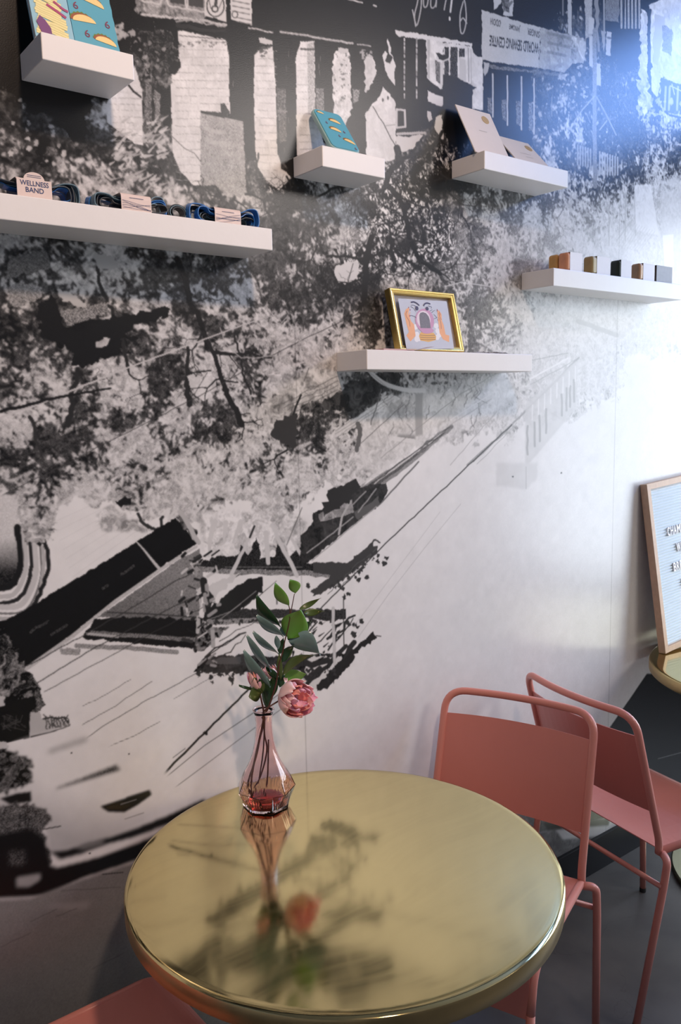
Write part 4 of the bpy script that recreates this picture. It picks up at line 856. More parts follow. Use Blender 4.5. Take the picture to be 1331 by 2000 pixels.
# small taco-print case on the middle shelf
zB = SH['B'][2]
t = lean('phone_case', 'small rounded blue taco-print case leaning back on the shortest middle shelf', 'case', 1.156, -.092, zB + .0003, 36, .013, None, 0)
w, h = .083, .128
obj('shell', prism(bmesh.new(), rrect(w, h, .014), 0.002, .013), M['paleshell'], t, bevel=.0025, smooth=False)
obj('front_cover', prism(bmesh.new(), [(x + .003, z + .003) for x, z in rrect(w - .006, h - .006, .012)], 0, .004), M['teal'], t, bevel=.001)
taco_cover(t, w, h, [(.061, .028, .0135, -20), (.037, .060, .0135, -12), (.049, .090, .0135, -12), (.018, .112, .008, -10)], [(.040, .044), (.062, .062), (.022, .083), (.070, .010)], .0085)

# two cards on the upper right shelf
zC = SH['C'][2]
def card(label, x, y, w, h, ang, seal, lines):
    t = lean('card', label, 'card', x, y, zC + .0003, ang, .003, 'cream cards leaning on the upper right shelf')
    obj('card_body', box(bmesh.new(), 0, w, 0, .003, 0, h), M['cream'], t, bevel=.0004)
    bm = bmesh.new(); lathe(bm, [(.0005, 0), (.0125, 0), (.0125, .0006), (.0005, .0006)], 28, False, False)
    for v in bm.verts: v.co = Vector((v.co.x + seal[0], -v.co.z - .0001, v.co.y + seal[1]))
    bmesh.ops.recalc_face_normals(bm, faces=bm.faces); obj('gold_seal', bm, M['seal'], t, label='round gold foil seal')
    bm = bmesh.new()
    for xx, zz, l in lines: flat(bm, [(xx, zz), (xx + l, zz), (xx + l, zz + .0012), (xx, zz + .0012)], 1, 0)
    obj('ink_line', bm, M['greyink'], t)
card('taller cream card with gold seal, left one on the upper right shelf', 1.610, -.090, .130, .150, 28, (.098, .122), [(.052, .078, .03)])
card('shorter cream card tipped far back, right one on the upper right shelf', 1.757, -.099, .135, .112, 43, (.112, .082), [(.048, .045, .045), (.06, .030, .03)])

# soap bars on the far right shelf
zR = SH['R'][2]
def soap(label, x0, x1, yf, col, sleeve, s0, yd=.033, hh=.051):
    t = thing('soap_bar', label, 'soap', (x0, yf, zR), group='paper-wrapped soap bars')
    m_ = mat('soap_' + label.split()[0], col, 0.35, noise=0.25, nscale=45, Subsurface_Weight=0.15)
    L = x1 - x0
    bm = bmesh.new(); box(bm, 0, L, 0, yd, 0, hh); o = obj('bar', bm, m_, t); bv = o.modifiers.new('b', 'BEVEL'); bv.width = .008; bv.segments = 4
    if s0 is not None:
        e = .0007; bm = bmesh.new(); prof = [(-e, -.0) , (yd + e, -.0), (yd + e, hh + e), (-e, hh + e)]
        a = [bm.verts.new((s0, y, z)) for y, z in prof]; b_ = [bm.verts.new((L - .0005, y, z)) for y, z in prof]
        for i in range(4): bm.faces.new((a[i], a[(i + 1) % 4], b_[(i + 1) % 4], b_[i]))
        bmesh.ops.recalc_face_normals(bm, faces=bm.faces); o = obj('paper_sleeve', bm, sleeve, t); so = o.modifiers.new('s', 'SOLIDIFY'); so.thickness = .0005
    return t
M['sleeve'] = mat('white_soap_sleeve', (0.80, 0.78, 0.79), 0.6, noise=0.04, nscale=90)
M['sleeveg'] = mat('grey_soap_sleeve', (0.40, 0.41, 0.43), 0.65, noise=0.12, nscale=70)
soap('amber soap bar behind the orange one, at left end of the soap shelf', 1.972, 2.032, -.064, (.56, .32, .10), M['sleeve'], .040)
soap('orange soap bar in white sleeve, frontmost at left end of its shelf', 1.968, 2.036, -.102, (.72, .32, .17), M['sleeve'], .012)
soap('olive green soap bar with pale sleeve, between the orange and black bars', 2.083, 2.170, -.102, (.40, .31, .14), M['sleeve'], .022)
soap('black-green soap bar with white sleeve, fourth along its shelf', 2.214, 2.278, -.102, (.010, .022, .016), M['sleeve'], .010)
soap('brown soap bar with white sleeve, right of the black-green bar', 2.322, 2.402, -.102, (.56, .33, .17), M['sleeve'], .018)
soap('grey-wrapped soap bar, last at the right end of its shelf', 2.412, 2.502, -.102, (.16, .14, .12), M['sleeveg'], .001)

# gold framed picture
zM = SH['M'][2]
FWd, FH = .222, .156
t = lean('picture_frame', 'ornate gold picture frame with a crystal ball drawing, leaning on the centre shelf', 'picture frame', 1.366, -.073, zM + .0003, 14, .020)
def moulding(x0, z0, x1, z1):
    """one mitred side of the frame, profile stepping in from the outer edge"""
    prof = [(0, .020), (0, .002), (.0018, 0), (.0042, .0002), (.0055, .0022), (.0088, .0030), (.0102, .0018), (.0120, .0024), (.0125, .0075), (.0125, .020)]
    bm = bmesh.new(); d = Vector((x1 - x0, 0, z1 - z0)); L = d.length; d.normalize(); inn = Vector((-d.z, 0, d.x)); A, B = [], []
    for o, y in prof:
        A.append(bm.verts.new(Vector((x0, y, z0)) + d * o + inn * o)); B.append(bm.verts.new(Vector((x1, y, z1)) - d * o + inn * o))
    n = len(prof)
    for i in range(n): bm.faces.new((A[i], B[i], B[(i + 1) % n], A[(i + 1) % n]))
    bm.faces.new(A); bm.faces.new(B[::-1]); bmesh.ops.recalc_face_normals(bm, faces=bm.faces); return bm
cs = [(0, 0), (FWd, 0), (FWd, FH), (0, FH)]
for i in range(4): obj('moulding', moulding(*cs[i], *cs[(i + 1) % 4]), M['gold'], t)
bm = bmesh.new()
for i in range(4):
    a, b_ = Vector((cs[i][0], 0, cs[i][1])), Vector((cs[(i + 1) % 4][0], 0, cs[(i + 1) % 4][1])); n_ = int((b_ - a).length / .0042)
    inn = Vector((-(b_ - a).normalized().z, 0, (b_ - a).normalized().x))
    for k in range(n_):
        p = a.lerp(b_, (k + .5) / n_) + inn * .0018; bmesh.ops.create_icosphere(bm, subdivisions=1, radius=.0016, matrix=Matrix.Translation(p + Vector((0, .0006, 0))))
obj('beading', bm, M['gold'], t, smooth=True, kind='stuff')
M['artpaper'] = mat('grey_blue_art_paper', (0.47, 0.50, 0.56), 0.6, noise=0.03)
M['matboard'] = mat('pale_mount', (0.62, 0.55, 0.53), 0.6, noise=0.03)
obj('mount', box(bmesh.new(), .011, FWd - .011, .0135, .018, .011, FH - .011), M['matboard'], t)
obj('backing_board', box(bmesh.new(), .004, FWd - .004, .0178, .0200, .004, FH - .004), M['matboard'], t)
def art(P):
    o = []
    for x, y in P:
        a, b_ = x - 65, y - 20; s = (1045 * a - 85 * b_) / 1165425; q = (1125 * b_ - 120 * a) / 1165425; o.append((s * FWd, (1 - q) * FH))
    return o
bm = bmesh.new()
INK = dict(paper=0, skin=1, mauve=2, pale=3, grey=4, gold=5, dark=6, nail=7, white=8)
mats = [M['artpaper'], mat('hand_orange_print', (.72, .36, .17), .6, noise=.05), mat('mauve_print', (.50, .27, .40), .6, noise=.05), mat('pale_pink_print', (.66, .58, .62), .6, noise=.05), mat('stone_grey_print', (.16, .15, .16), .6, noise=.35, nscale=300),
        mat('ochre_print', (.66, .38, .10), .6, noise=.06), mat('dark_plum_ink', (.05, .04, .08), .6, noise=.05), mat('nail_print', (.30, .07, .12), .6, noise=.05), mat('cloud_white_print', (.70, .70, .72), .6, noise=.04)]
def aflat(P, k, c): flat(bm, art(P), k, INK[c])
aflat([(190, 205), (1040, 280), (1085, 1120), (250, 1065)], 0, 'paper')
for c, P in (('skin', [(355, 365), (300, 400), (268, 470), (275, 520), (290, 640), (318, 780), (268, 838), (330, 942), (425, 850), (418, 660), (372, 600), (352, 520), (380, 430), (345, 480), (330, 500), (362, 385)]),
             ('skin', [(850, 430), (845, 520), (848, 700), (850, 830), (900, 940), (1005, 1000), (1022, 885), (955, 860), (940, 700), (915, 620), (918, 500), (885, 440)])): aflat(P, 1, c)
for P in ([(300, 520), (340, 600), (345, 690)], [(325, 420), (295, 470), (300, 520)], [(860, 560), (890, 640), (885, 760)], [(870, 480), (880, 540), (905, 600)], [(880, 460), (900, 520)]): strip(bm, art(P), .0009, 2, 6)
for P in ([(345, 355), (362, 360), (350, 385)], [(370, 395), (385, 410), (365, 425)], [(350, 495), (375, 505), (355, 530)], [(845, 405), (862, 430), (840, 460)], [(838, 585), (850, 600), (838, 620)]): aflat(P, 3, 'nail')
E_ = lambda cx, cy, rx, ry, n=22: [(cx + rx * math.cos(6.2832 * i / n), cy + ry * math.sin(6.2832 * i / n)) for i in range(n)]
for x, y in ((440, 700), (450, 830), (480, 900), (800, 700), (820, 790), (800, 900), (440, 910), (840, 860)): aflat(E_(x, y, 42, 48, 12), .5 + x * .0005, 'white')
aflat([(530, 760), (720, 770), (718, 830), (535, 820)], 1.2, 'gold'); aflat([(515, 800), (745, 820), (782, 880), (770, 945), (640, 970), (500, 935), (482, 860)], 1.6, 'gold')
for y in (850, 885, 920): strip(bm, art([(500, y - 8), (620, y + 12), (765, y + 12)]), .0009, 2.4, 6)
aflat(E_(608, 600, 163, 205, 28), 3, 'mauve'); aflat(E_(590, 580, 120, 150, 24), 3.4, 'pale'); aflat(E_(640, 780, 110, 48, 20), 3.2, 'mauve')
aflat([(520, 725), (518, 560), (522, 500), (545, 465), (590, 455), (640, 475), (680, 530), (695, 590), (698, 738)], 4, 'grey')
for P in ([(400, 280), (450, 275), (500, 300), (538, 340)], [(612, 348), (635, 315), (680, 300), (735, 318)]): strip(bm, art(P), .0036, 4, 6)
aflat(E_(490, 385, 28, 38, 14), 4.5, 'dark'); aflat(E_(668, 398, 28, 34, 14), 4.5, 'dark')
for P in ([(395, 330), (440, 330), (480, 350)], [(390, 350), (430, 380), (470, 440)], [(370, 500), (430, 520), (465, 550)], [(690, 350), (750, 370), (740, 400)], [(740, 470), (800, 430)], [(780, 500), (830, 560)], [(770, 580), (830, 560)], [(710, 440), (760, 420)]): strip(bm, art(P), .0009, 4, 6)
obj('drawing', bm, mats, t)
bm = bmesh.new(); box(bm, .0122, FWd - .0122, .0085, .0095, .0122, FH - .0122)
M['glass'] = mat('picture_glass', (1, 1, 1), 0.0, Transmission_Weight=1.0, IOR=1.05, noise=0)
obj('glass_pane', bm, M['glass'], t)

# cards lying in front of the frame
M['rosecard'] = mat('dusty_pink_card', (0.50, 0.33, 0.32), 0.5, noise=0.05)
M['lilaccard'] = mat('grey_lilac_card', (0.40, 0.36, 0.40), 0.5, noise=0.05)
o = obj('postcard', box(bmesh.new(), 1.282, 1.380, -.108, -.076, zM, zM + .004), M['rosecard'], bevel=.0006, label='dusty pink card lying flat left of the gold frame foot', category='card')
bm = bmesh.new(); g = [[(1.355 + .090 * i / 8, -.108 + .028 * j / 3, zM + .0015 + .011 * (i / 8) ** 1.7) for j in range(4)] for i in range(9)]
obj('curled_card', sheet(bm, g, .0008), M['lilaccard'], label='grey-lilac card curling up in front of the gold frame', category='card')
M['film'] = mat('crumpled_clear_film', (0.75, 0.75, 0.78), 0.12, noise=0.05, nscale=60, Transmission_Weight=0.6)
bm = bmesh.new(); rp = random.Random(3)
g = [[(1.608 + .120 * i / 14, -.105 + .035 * j / 4, zM + .0012 + .0045 * rp.random() * (1 if 0 < i < 14 else .1)) for j in range(5)] for i in range(15)]
obj('plastic_wrapper', sheet(bm, g, .0004), M['film'], label='crumpled clear plastic film right of the gold frame', category='wrapper')

# ------------------------------------------------------------------ exercise bands on the long shelf
zL = SH['L'][2]
M['bandblue'] = mat('royal_blue_latex', (0.03, 0.16, 0.46), 0.32, noise=0.15, nscale=60)
M['bandgrey'] = mat('slate_grey_latex', (0.045, 0.055, 0.065), 0.40, noise=0.2, nscale=60)
M['bandteal'] = mat('blue_grey_latex', (0.12, 0.20, 0.25), 0.35, noise=0.2, nscale=60)
M['labelpaper'] = mat('band_label_paper', (0.70, 0.58, 0.53), 0.38, noise=0.02)
M['navyink'] = mat('navy_ink', (0.012, 0.04, 0.14), 0.5, noise=0.05)
def ribbon(P, w, y, m_, t, th=.0016, tw=0.0):
    """closed ribbon loop drawn in x,z; width runs along y with a slight twist"""
    P = [Vector((a, 0, b)) for a, b in P]; n = len(P); C = []
    for i in range(n):
        for k in range(5):
            s = k / 5; a, b, c, d = P[(i - 1) % n], P[i], P[(i + 1) % n], P[(i + 2) % n]
            C.append(0.5 * ((2 * b) + (c - a) * s + (2 * a - 5 * b + 4 * c - d) * s * s + (3 * b - a - 3 * c + d) * s ** 3))
    bm = bmesh.new(); R = []; N = len(C)
    for i, p in enumerate(C):
        tg = (C[(i + 1) % N] - C[i - 1]).normalized(); nr = Vector((-tg.z, 0, tg.x)); dy = tw * math.sin(2 * math.pi * i / N)
        q = []
        for sy, sn in ((-1, -1), (1, -1), (1, 1), (-1, 1)):
            v = p + nr * sn * th / 2 + Vector((0, y + dy + sy * w / 2, sy * dy * .3)); v.z = max(v.z, .0008); q.append(bm.verts.new(v))
        R.append(q)
    for i in range(N):
        a, b = R[i], R[(i + 1) % N]
        for k in range(4): bm.faces.new((a[k], b[k], b[(k + 1) % 4], a[(k + 1) % 4]))
    bmesh.ops.recalc_face_normals(bm, faces=bm.faces)
    return obj('band_loop', bm, m_, t, smooth=False)
def bundle(x0, x1, l0, l1, label, lh, text=None, seed=1, tab=False):
    t = thing('exercise_band', label, 'exercise band', (x0, -.060, zL + .0004), group='rolled exercise bands on the long shelf')
    rb = random.Random(seed); L = x1 - x0; a, b = l0 - x0, l1 - x0; mm_ = ['bandblue', 'bandgrey', 'bandteal', 'bandblue', 'bandgrey', 'bandteal', 'bandblue']
    for k in range(7):
        e0, e1 = rb.uniform(0, .018) + k * .0035, L - rb.uniform(0, .016) - (k % 4) * .005; zt = lh - .001 - k * .0026 * rb.uniform(.5, 1.2); zb = .0012 + k * .0012
        top_l, top_r = zt * rb.uniform(.85, 1.22), zt * rb.uniform(.85, 1.25)
        P = [(a, zb), ((e0 + a) * .5, zb), (e0 + .004, zb + .003), (e0, (zb + top_l) * .5), (e0 + .005, top_l), ((e0 + a) * .55, top_l + .001), (a, zt - .004), (b, zt - .004), ((e1 + b) * .5, top_r + .001), (e1 - .005, top_r), (e1, (zb + top_r) * .5), (e1 - .004, zb + .003), ((e1 + b) * .5, zb), (b, zb)]
        ribbon(P, rb.uniform(.016, .024), rb.uniform(-.016, .016), M[mm_[(k + seed) % 7]], t, tw=rb.uniform(-.006, .006))
    # paper wrap
    hh = lh; d0, d1 = -.030, .030; bm = bmesh.new()
    sec = fillet([(0, d0, .0004), (0, d0, hh), (0, d1, hh), (0, d1, .0004)], .010, 6)
    g = [[(xx, p.y, p.z) for p in sec] for xx in (a, b)]
    obj('paper_label', sheet(bm, g, .0006), M['labelpaper'], t)
    if tab:
        bm = bmesh.new(); P = [(a, .0012), (b, .0012), (b, hh - .002)] + arc((a + b) / 2, hh - .003, (b - a) * .30, .0125, 0, 180, 12) + [(a, hh - .002)]
        prism(bm, P, d0 - .0016, d0 - .0010); obj('label_tab', bm, M['labelpaper'], t)
    bm = bmesh.new(); c = (a + b) / 2
    if text:
        text_solid(bm, text[0], .0085, (b - a) * .82, d0 - .0018, c, hh * .74, .0002, .012); text_solid(bm, text[1], .0085, (b - a) * .52, d0 - .0018, c, hh * .44, .0002, .012)
        for q in range(2): box(bm, c - .012, c + .012, d0 - .0021, d0 - .0017, hh + .0035 - q * .0028, hh + .0041 - q * .0028)
    else:
        rr = random.Random(seed + 40)
        for q in range(6):
            z0, z1 = rr.uniform(.006, hh - .012), rr.uniform(.006, hh - .012)
            pts = spline([(a + (b - a) * s, 0, z0 + (z1 - z0) * s + .003 * math.sin(3 * s + q)) for s in (.03, .3, .6, .97)], 4)
            for p_, q_ in zip(pts, pts[1:]):
                f = bm.faces.new([bm.verts.new(v) for v in ((p_.x, d0 - .0009, p_.z), (q_.x, d0 - .0009, q_.z), (q_.x, d0 - .0009, q_.z + .0005), (p_.x, d0 - .0009, p_.z + .0005))])
        for z_ in (hh - .009, .0035): box(bm, c - .014, c + .014, d0 - .0010, d0 - .0008, z_, z_ + .0007)
    obj('label_print', bm, M['navyink'], t)
bundle(.384, .594, .472, .532, 'rolled blue band at left of the long shelf whose paper label reads WELLNESS BAND', .037, ('WELLNESS', 'BAND'), 1, True)
bundle(.598, .778, .661, .721, 'rolled blue and grey band in the middle of the three, white label with thin lines', .036, None, 2)
bundle(.803, .972, .858, .918, 'rolled blue band nearest the right end of the long shelf', .035, None, 3)
# loose grey coil between the second and third bundle
t = thing('exercise_band', 'small loose grey coil between the second and third wrapped bands', 'exercise band', (.770, -.052, zL + .0004), group='rolled exercise bands on the long shelf')
for k, (r_, m_) in enumerate(((.017, 'bandgrey'), (.0145, 'bandteal'), (.011, 'bandgrey'))):
    ribbon([(.020 + r_ * 1.2 * math.cos(q), .0182 + r_ * .95 * math.sin(q)) for q in np.linspace(0, 2 * math.pi, 9)[:-1]], .022, -.002 * k, M[m_], t)

# ------------------------------------------------------------------ letter board on the far table
M['boardwood'] = mat('pale_oak_frame', (0.60, 0.40, 0.27), 0.5, noise=0.18, nscale=60)
M['boardfelt'] = mat('pale_blue_felt', (0.74, 0.81, 0.86), 0.85, noise=0.05, nscale=200)
M['letterwhite'] = mat('white_plastic_letter', (0.85, 0.82, 0.84), 0.35, noise=0.02)
BW, BH, BD = .44, .585, .026
t = thing('letter_board', 'pale oak framed letter board leaning on the wall, standing on the far brass table', 'letter board', (2.546, -.095, .7371 + BD * math.sin(math.radians(6.6))), (math.radians(-6.6), math.radians(-3.5), 0))
fr = .020
for a in ((0, fr, 0, BH), (BW - fr, BW, 0, BH)): obj('frame_side', box(bmesh.new(), a[0], a[1], 0, BD, a[2], a[3]), M['boardwood'], t, bevel=.0008)
for a in ((fr, BW - fr, 0, fr), (fr, BW - fr, BH - fr, BH)): obj('frame_rail', box(bmesh.new(), a[0], a[1], .0004, BD - .0004, a[2], a[3]), M['boardwood'], t, bevel=.0008)
obj('felt_panel', box(bmesh.new(), fr - .002, BW - fr + .002, .0095, BD - .004, fr - .002, BH - fr + .002), M['boardfelt'], t)
bm = bmesh.new(); z = fr + .003
while z < BH - fr - .006:
    p = [(.0095, z), (.0058, z + .0018), (.0050, z + .0042), (.0058, z + .0066), (.0095, z + .0084)]
    A = [bm.verts.new((fr, y, zz)) for y, zz in p]; B = [bm.verts.new((BW - fr, y, zz)) for y, zz in p]
    for i in range(4): bm.faces.new((A[i], B[i], B[i + 1], A[i + 1]))
    z += .0098
bmesh.ops.recalc_face_normals(bm, faces=bm.faces)
obj('ridge', bm, M['boardfelt'], t, kind='stuff')
for s, x, z in (('CHAMPAGNE', .094, .392), ('WITH', .140, .328), ('BREAKFAST', .108, .265), ('W', .150, .200)):
    for ch in s:
        wd = {'M': .021, 'W': .024, 'I': .006}.get(ch, .0155)
        bm = bmesh.new(); text_solid(bm, ch, .030, wd, .0048, x + wd / 2, z + .015, .0035, .012)
        bmesh.ops.recalc_face_normals(bm, faces=bm.faces); obj('letter', bm, M['letterwhite'], t); x += wd + .0045
# ------------------------------------------------------------------ vase with flowers
VX, VY, VZ = .915, -.119, .7369
M['pinkglass'] = mat('rose_pink_glass', (1.0, 0.80, 0.79), 0.0, Transmission_Weight=1.0, IOR=1.42)
M['redglass'] = mat('ruby_glass_base', (0.95, 0.16, 0.13), 0.05, Transmission_Weight=0.92, IOR=1.40)
M['stem'] = mat('woody_brown_stem', (0.10, 0.035, 0.025), 0.5, noise=0.3, nscale=120)
M['greenstem'] = mat('green_stem', (0.05, 0.10, 0.03), 0.5, noise=0.2)
M['leafbright'] = mat('fresh_green_leaf', (0.085, 0.24, 0.025), 0.32, noise=0.25, nscale=35, Subsurface_Weight=0.05)
M['leafdark'] = mat('dark_green_leaf', (0.020, 0.058, 0.022), 0.26, noise=0.25, nscale=35)
M['leafsheen'] = mat('window_sheen_leaf', (0.17, 0.27, 0.26), 0.22, noise=0.2, nscale=35)  # window sheen on green leaves, painted as a blue-grey base colour
M['leafolive'] = mat('olive_leaf', (0.08, 0.12, 0.030), 0.34, noise=0.25, nscale=35)
M['petalpale'] = mat('pale_pink_petal', (0.97, 0.58, 0.56), 0.5, noise=0.10, nscale=70, Subsurface_Weight=0.6)
M['petalcoral'] = mat('coral_petal', (0.97, 0.40, 0.33), 0.5, noise=0.12, nscale=70, Subsurface_Weight=0.6)
M['petalmauve'] = mat('mauve_pink_petal', (0.95, 0.54, 0.68), 0.5, noise=0.12, nscale=70, Subsurface_Weight=0.6)
M['petalwhite'] = mat('blush_white_petal', (0.92, 0.66, 0.64), 0.5, noise=0.08, nscale=70, Subsurface_Weight=0.6)
for k in ('petalpale', 'petalcoral', 'petalmauve', 'petalwhite'): M[k].node_tree.nodes['Principled BSDF'].inputs['Subsurface Radius'].default_value = (.01, .004, .004)

def facet(th, n, ph):
    a = (th + ph) % (2 * math.pi / n) - math.pi / n; return math.cos(math.pi / n) / math.cos(a)
def vase_skin(off):
    rows = [(.0490 - off, .0 + (off > 0) * .006, 7, math.pi / 7, 1), (.0625 - off, .040, 7, 0, 1), (.0600 - off, .046, 7, 0, 1), (.0530 - off, .066, 7, 0, .45), (.0450 - off, .080, 7, 0, .0), (.0340 - off, .100, 7, 0, 0), (.0262 - off, .122, 7, 0, 0),
            (.0212 - off, .146, 7, 0, 0), (.0186 - off, .170, 7, 0, 0), (.0180 - off, .190, 7, 0, 0), (.0196 - off, .206, 7, 0, 0), (.0222 - off, .2145, 7, 0, 0)]
    out = []
    for r, z, n_, ph, k in rows: out.append([(r * (1 + (facet(2 * math.pi * j / 56, n_, ph) * 1.045 - 1) * k) * math.cos(2 * math.pi * j / 56), r * (1 + (facet(2 * math.pi * j / 56, n_, ph) * 1.045 - 1) * k) * math.sin(2 * math.pi * j / 56), z) for j in range(56)])
    return out
t = thing('vase', 'faceted pink glass bottle vase standing on the front brass table', 'vase', (VX, VY, VZ), (0, 0, .35))
bm = bmesh.new(); O = [[bm.verts.new(p) for p in r] for r in vase_skin(0)]; I = [[bm.verts.new(p) for p in r] for r in vase_skin(.0026)]
for S_, fl in ((O, False), (I, True)):
    for a, b_ in zip(S_, S_[1:]):
        for k in range(56):
            q = (a[k], a[(k + 1) % 56], b_[(k + 1) % 56], b_[k]); f = bm.faces.new(q[::-1] if fl else q); f.smooth = a[0].co.z >= .064
for k in range(56):
    f = bm.faces.new((O[-1][k], O[-1][(k + 1) % 56], I[-1][(k + 1) % 56], I[-1][k])); f.smooth = True
bm.faces.new(O[0][::-1]); bm.faces.new(I[0])
obj('vase_body', bm, M['pinkglass'], t)
bm = bmesh.new(); R0, r0 = .0222, .0018
rg = [[bm.verts.new(((R0 + r0 * math.cos(b_)) * math.cos(a), (R0 + r0 * math.cos(b_)) * math.sin(a), .2165 + r0 * math.sin(b_))) for b_ in np.linspace(0, 2 * math.pi, 11)[:-1]] for a in np.linspace(0, 2 * math.pi, 49)[:-1]]
for i in range(48):
    for k in range(10): bm.faces.new((rg[i][k], rg[(i + 1) % 48][k], rg[(i + 1) % 48][(k + 1) % 10], rg[i][(k + 1) % 10]))
obj('lip', bm, M['pinkglass'], t, smooth=True)
obj('thick_base', lathe(bmesh.new(), [(.004, .0066), (.036, .0068), (.040, .011), (.036, .017), (.024, .021), (.004, .0225)], 40), M['redglass'], t, smooth=True, label='thick ruby-red glass bottom')

vd = Vector((VX - CAM[0], VY - CAM[1], 0)).normalized()
def pv(p, off=0.0):
    """point seen at p on the upright plane through the vase axis, brought off metres nearer the viewer"""
    d = Vector(ray(p)); c = Vector(CAM); o = Vector((VX, VY, 0)) - vd * off
    p_ = c + d * ((o - c).dot(vd) / d.dot(vd)); p_.z = max(p_.z, VZ + .012); return p_
def c7(x, y): return (440 + x * .1653, 1120 + y * .1653)
def c8(x, y): return (440 + x * .1203, 1370 + y * .1203)
right = vd.cross(Vector((0, 0, 1)))
def leaf(t, base, tip, wpx, m_, bend=0.0, off=(0, 0), tilt=0.0, fold=.25):
    a, b_ = pv(base, off[0]), pv(tip, off[1]); W = wpx * 1.28 * .1653 / 830; ax = (b_ - a); L = ax.length; ax.normalize()
    side = ax.cross(vd).normalized(); nrm = side.cross(ax).normalized()
    c, s = math.cos(tilt), math.sin(tilt); sd = side * c + nrm * s; nn = nrm * c - side * s
    g = []; N = 12
    for i in range(N + 1):
        u_ = i / N; w = W / 2 * (math.sin(math.pi * min(1, u_ ** .80)) ** 1.05 if 0 < u_ < 1 else 0) + .0003
        c0 = a + ax * L * u_ + side * bend * L * math.sin(math.pi * u_)
        g.append([c0 + sd * w * k + nn * (abs(k) * w * fold + .004 * math.sin(3 * u_ + k)) for k in (-1, -.5, 0, .5, 1)])
    lf = obj('leaf', sheet(bmesh.new(), g, .0003), M[m_], t, smooth=True)
    return lf
t = thing('leafy_branch', 'tall artificial branch with glossy green leaves, some coloured with blue-grey window sheen, in the pink vase', 'branch', (0, 0, 0))
def stemp(P, r, parent, m_='stem', off=0, name='stem'):
    pts = spline([pv(q[:2], q[2] if len(q) > 2 else off) for q in P], 5)
    n = len(pts); return obj(name, tube(bmesh.new(), pts, [r[0] + (r[1] - r[0]) * i / (n - 1) for i in range(n)] if isinstance(r, tuple) else r, 8), M[m_], parent, smooth=True)
st = lambda L_: [c7(*p[:2]) + tuple(p[2:]) for p in L_]
sv = lambda L_: [c8(*p[:2]) + tuple(p[2:]) for p in L_]
stemp(st([(820, 240), (785, 420), (745, 640), (705, 800), (680, 930), (640, 1060), (620, 1200), (590, 1350), (520, 1560), (470, 1660)]), (.0009, .0022), t)
stemp(st([(750, 370), (765, 440), (760, 520)]), .0010, t, name='twig')
stemp(sv([(640, 190), (600, 420), (540, 680), (470, 1000), (430, 1250), (425, 1500), (450, 1660), (540, 1745), (615, 1690), (655, 1500), (690, 1200), (700, 900), (705, 620)]), (.0024, .0017), t)
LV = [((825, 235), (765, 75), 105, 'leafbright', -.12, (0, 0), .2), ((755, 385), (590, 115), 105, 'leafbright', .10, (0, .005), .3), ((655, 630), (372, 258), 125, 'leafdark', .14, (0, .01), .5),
      ((690, 745), (372, 495), 120, 'leafsheen', .10, (.002, .01), .6), ((640, 955), (330, 690), 85, 'leafsheen', .10, (.003, .012), .6), ((545, 1165), (258, 735), 95, 'leafsheen', .05, (.002, .015), .6),
      ((535, 1345), (220, 910), 120, 'leafsheen', .08, (.008, .02), .5), ((700, 740), (700, 590), 85, 'leafsheen', 0, (-.006, -.01), .2), ((738, 765), (895, 432), 235, 'leafbright', -.04, (.004, .012), .1),
      ((740, 780), (1028, 560), 150, 'leafdark', -.05, (-.004, -.01), -.2), ((755, 790), (1125, 965), 200, 'leafsheen', .13, (.002, .02), -.35), ((880, 422), (1135, 290), 45, 'leafolive', -.03, (-.01, -.02), 0),
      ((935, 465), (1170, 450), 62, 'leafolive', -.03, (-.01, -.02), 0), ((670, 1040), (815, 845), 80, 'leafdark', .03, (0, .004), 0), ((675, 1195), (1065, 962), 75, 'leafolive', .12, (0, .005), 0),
      ((688, 1245), (960, 1190), 130, 'leafbright', -.03, (-.012, -.02), .2), ((620, 900), (600, 740), 55, 'leafsheen', 0, (.004, .006), .4), ((650, 1260), (640, 950), 52, 'leafolive', .02, (.004, .004), .2),
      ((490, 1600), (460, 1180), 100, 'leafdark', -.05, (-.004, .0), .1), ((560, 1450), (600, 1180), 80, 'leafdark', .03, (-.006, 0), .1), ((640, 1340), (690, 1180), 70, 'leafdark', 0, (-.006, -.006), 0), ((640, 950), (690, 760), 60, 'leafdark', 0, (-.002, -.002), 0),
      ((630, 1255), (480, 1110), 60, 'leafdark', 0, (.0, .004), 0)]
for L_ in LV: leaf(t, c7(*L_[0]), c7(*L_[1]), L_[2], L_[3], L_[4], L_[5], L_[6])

def petal(parent, ctr, Rm, r, phi, pw, th0, th1, m_, ruf=.06, seed=0, open_=0.0):
    rp = random.Random(seed); p1, p2 = rp.uniform(0, 6), rp.uniform(0, 6); g = []; N, K = 9, 8
    for i in range(N + 1):
        v = i / N; th = th0 + (th1 - th0) * v; row = []; wf = (math.sin(math.pi * (v * .80 + .10)) ** .6) * (1 - .35 * max(0, v - .8) / .2)
        for k in range(K + 1):
            u_ = -1 + 2 * k / K; ph = phi + pw * u_ * wf / max(.35, math.sin(th)) * .8; rr = r * (1 + open_ * v * v + ruf * v * v * math.sin(3 * u_ + p1) + .03 * math.sin(5 * u_ + p2) * v)
            dth = -.16 * u_ * u_ * v + .07 * v * math.sin(6 * u_ + p2)
            row.append(ctr + Rm @ Vector((rr * math.sin(th + dth) * math.cos(ph), rr * math.sin(th + dth) * math.sin(ph), -rr * math.cos(th + dth))))
        g.append(row)
    return obj('petal', sheet(bmesh.new(), g, .0005), M[m_], parent, smooth=True)
def axis_rot(d): return Vector(d).normalized().to_track_quat('Z', 'Y').to_matrix()
